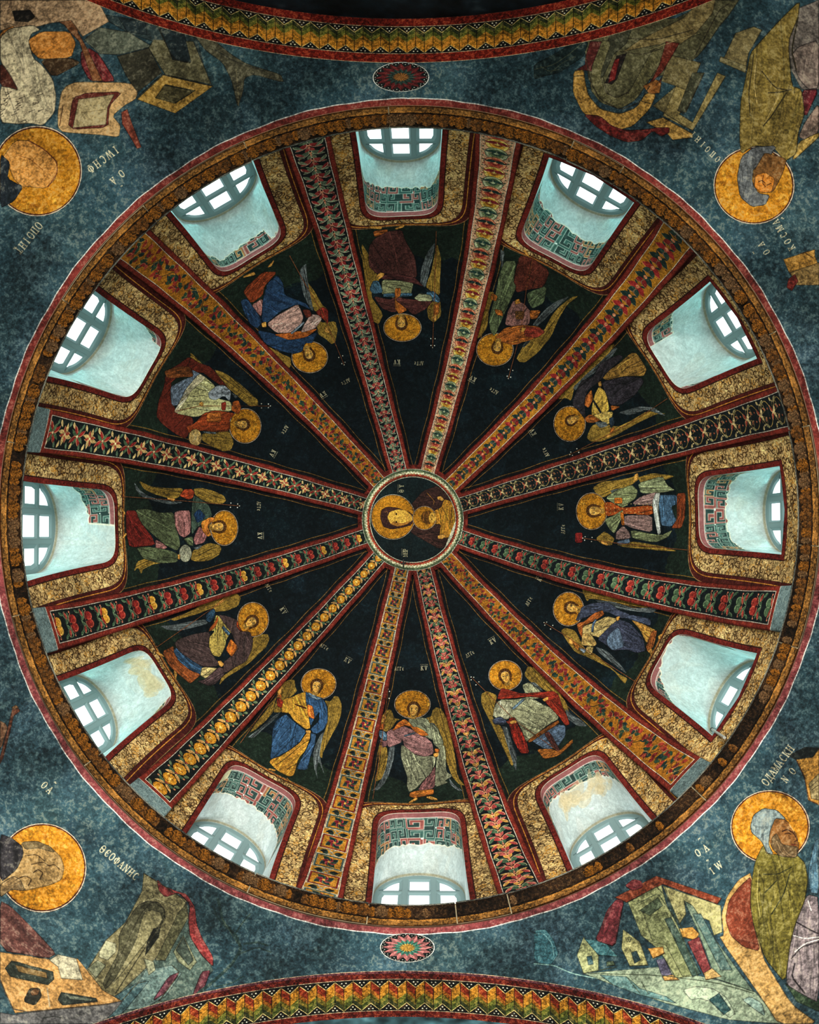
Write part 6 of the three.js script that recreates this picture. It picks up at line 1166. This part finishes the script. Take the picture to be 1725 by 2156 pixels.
// ---------------------------------------------------------------- painted things on vault and pendentives, each with a coat of its own
for (const [name, label, category, outs, q, m] of frescoes) {
  const t = thing(name, label, category, { painted_angel: 'haloed figures painted on the dome webs', painted_saint: 'seated figures painted on the pendentives', painted_building: 'buildings painted on the pendentives', painted_tree: 'trees painted on the pendentives', painted_lectern: 'reading stands painted on the pendentives' }[name]);
  if (q < 0) { const k = -1 - q; coat(t, outs, m, (x, y) => { const w = webAt(k, x, y); return [w[0], w[1]]; }, (s, v, off) => webPoint(k, s, v, off), webUV, 0.08); }
  else { const far = (a) => RS * Math.asin(Math.min(1, ARCH_Z / (RS * Math.max(Math.abs(Math.sin(a)), Math.abs(Math.cos(a)))))) - 0.004; coat(t, outs, m, (x, y) => { const [a, p] = pendAt(x, y); return [a, Math.min(p, far(a))]; }, pendPoint, pendUV(q), 0.1); }
}
function rosette(label, cx, cy, rx, ry, cols) {
  const c = canvas(512, 512, rgb([16, 20, 20])), X = c.getContext('2d'), n = 16, r0 = 250;
  for (let i = 0; i < n; i++) { const a = 2 * PI * i / n, b = a + PI / n, e = a - PI / n; for (const [lim, k] of [[1, 0], [0.62, 1], [0.34, 2]]) for (const [u, s] of [[e, 0], [b, 1]]) { X.fillStyle = rgb(cols[k], s ? 1 : 0.66); X.beginPath(); X.moveTo(256, 256); X.lineTo(256 + r0 * 0.94 * lim * Math.cos(a), 256 + r0 * 0.94 * lim * Math.sin(a)); X.lineTo(256 + r0 * 0.68 * lim * Math.cos(u), 256 + r0 * 0.68 * lim * Math.sin(u)); X.fill(); }
    X.fillStyle = rgb([216, 210, 190]); for (const [q, w] of [[0.86, 0], [0.93, 0.12], [0.93, -0.12]]) { X.beginPath(); X.arc(256 + r0 * q * Math.cos(b + w), 256 + r0 * q * Math.sin(b + w), 5, 0, 7); X.fill(); } }
  X.strokeStyle = rgb([214, 208, 196]); X.lineWidth = 9; X.beginPath(); X.arc(256, 256, 250, 0, 7); X.stroke();
  weather(c, { coarse: 0.1, mid: 0.2, fine: 0.25, fleck: 0.1, cut: 0.75, seed: 120 + Math.round(cx) });
  const m = paint(c, { tile: [0.4, 0.4] }), ctr = pendAt(cx, cy), eu = pendAt(cx + rx, cy), ev = pendAt(cx, cy + ry), da = Math.abs(wrap(eu[0] - ctr[0])), dp = Math.abs(ev[1] - ctr[1]), rows = [];
  for (let i = 0; i <= 6; i++) { const row = []; for (let j = 0; j <= 48; j++) row.push([ctr[0] + da * i / 6 * Math.cos(2 * PI * j / 48), ctr[1] + dp * i / 6 * Math.sin(2 * PI * j / 48)]); rows.push(row); }
  const o = mesh('painted_rosette', surface(gridTris(rows).filter(() => true), (a, p) => pendPoint(a, p, 0.003), (a, p) => [0.5 + (a - ctr[0]) / da / 2, 0.5 + (p - ctr[1]) / dp / 2]), m); o.userData = { label, category: 'rosette', group: 'rosettes between the cornice and the arches' };
}
rosette('oval pleated rosette in dark red, green and ochre above the dome, below the top arch', 844.5, 161.7, 60, 31.5, [[104, 34, 34], [44, 62, 54], [150, 92, 40]]);
rosette('oval pleated rosette in pink, green and gold below the dome, above the bottom arch', 858, 1996, 58, 31, [[190, 112, 108], [64, 120, 100], [196, 140, 54]]);
{ // top of a gold halo on the wall under the bottom arch
  const c = canvas(256, 256, rgb([170, 120, 44])); const X = c.getContext('2d'); X.strokeStyle = rgb([214, 196, 150]); X.lineWidth = 10; X.beginPath(); X.arc(128, 128, 120, 0, 7); X.stroke(); weather(c, { seed: 140 });
  const d = ray(845, 2186), t = (-2.818 - EYE.z) / d.z, p = EYE.clone().addScaledVector(d, t), g = new THREE.CylinderGeometry(0.12, 0.12, 0.004, 40); g.rotateX(PI / 2);
  const o = mesh('painted_halo', g, paint(c, { tile: [0.3, 0.3] })); o.position.copy(p); o.userData = { label: 'rim of a gold painted halo on the blue wall under the bottom arch', category: 'fresco' };
}
renderer.render(scene, camera);
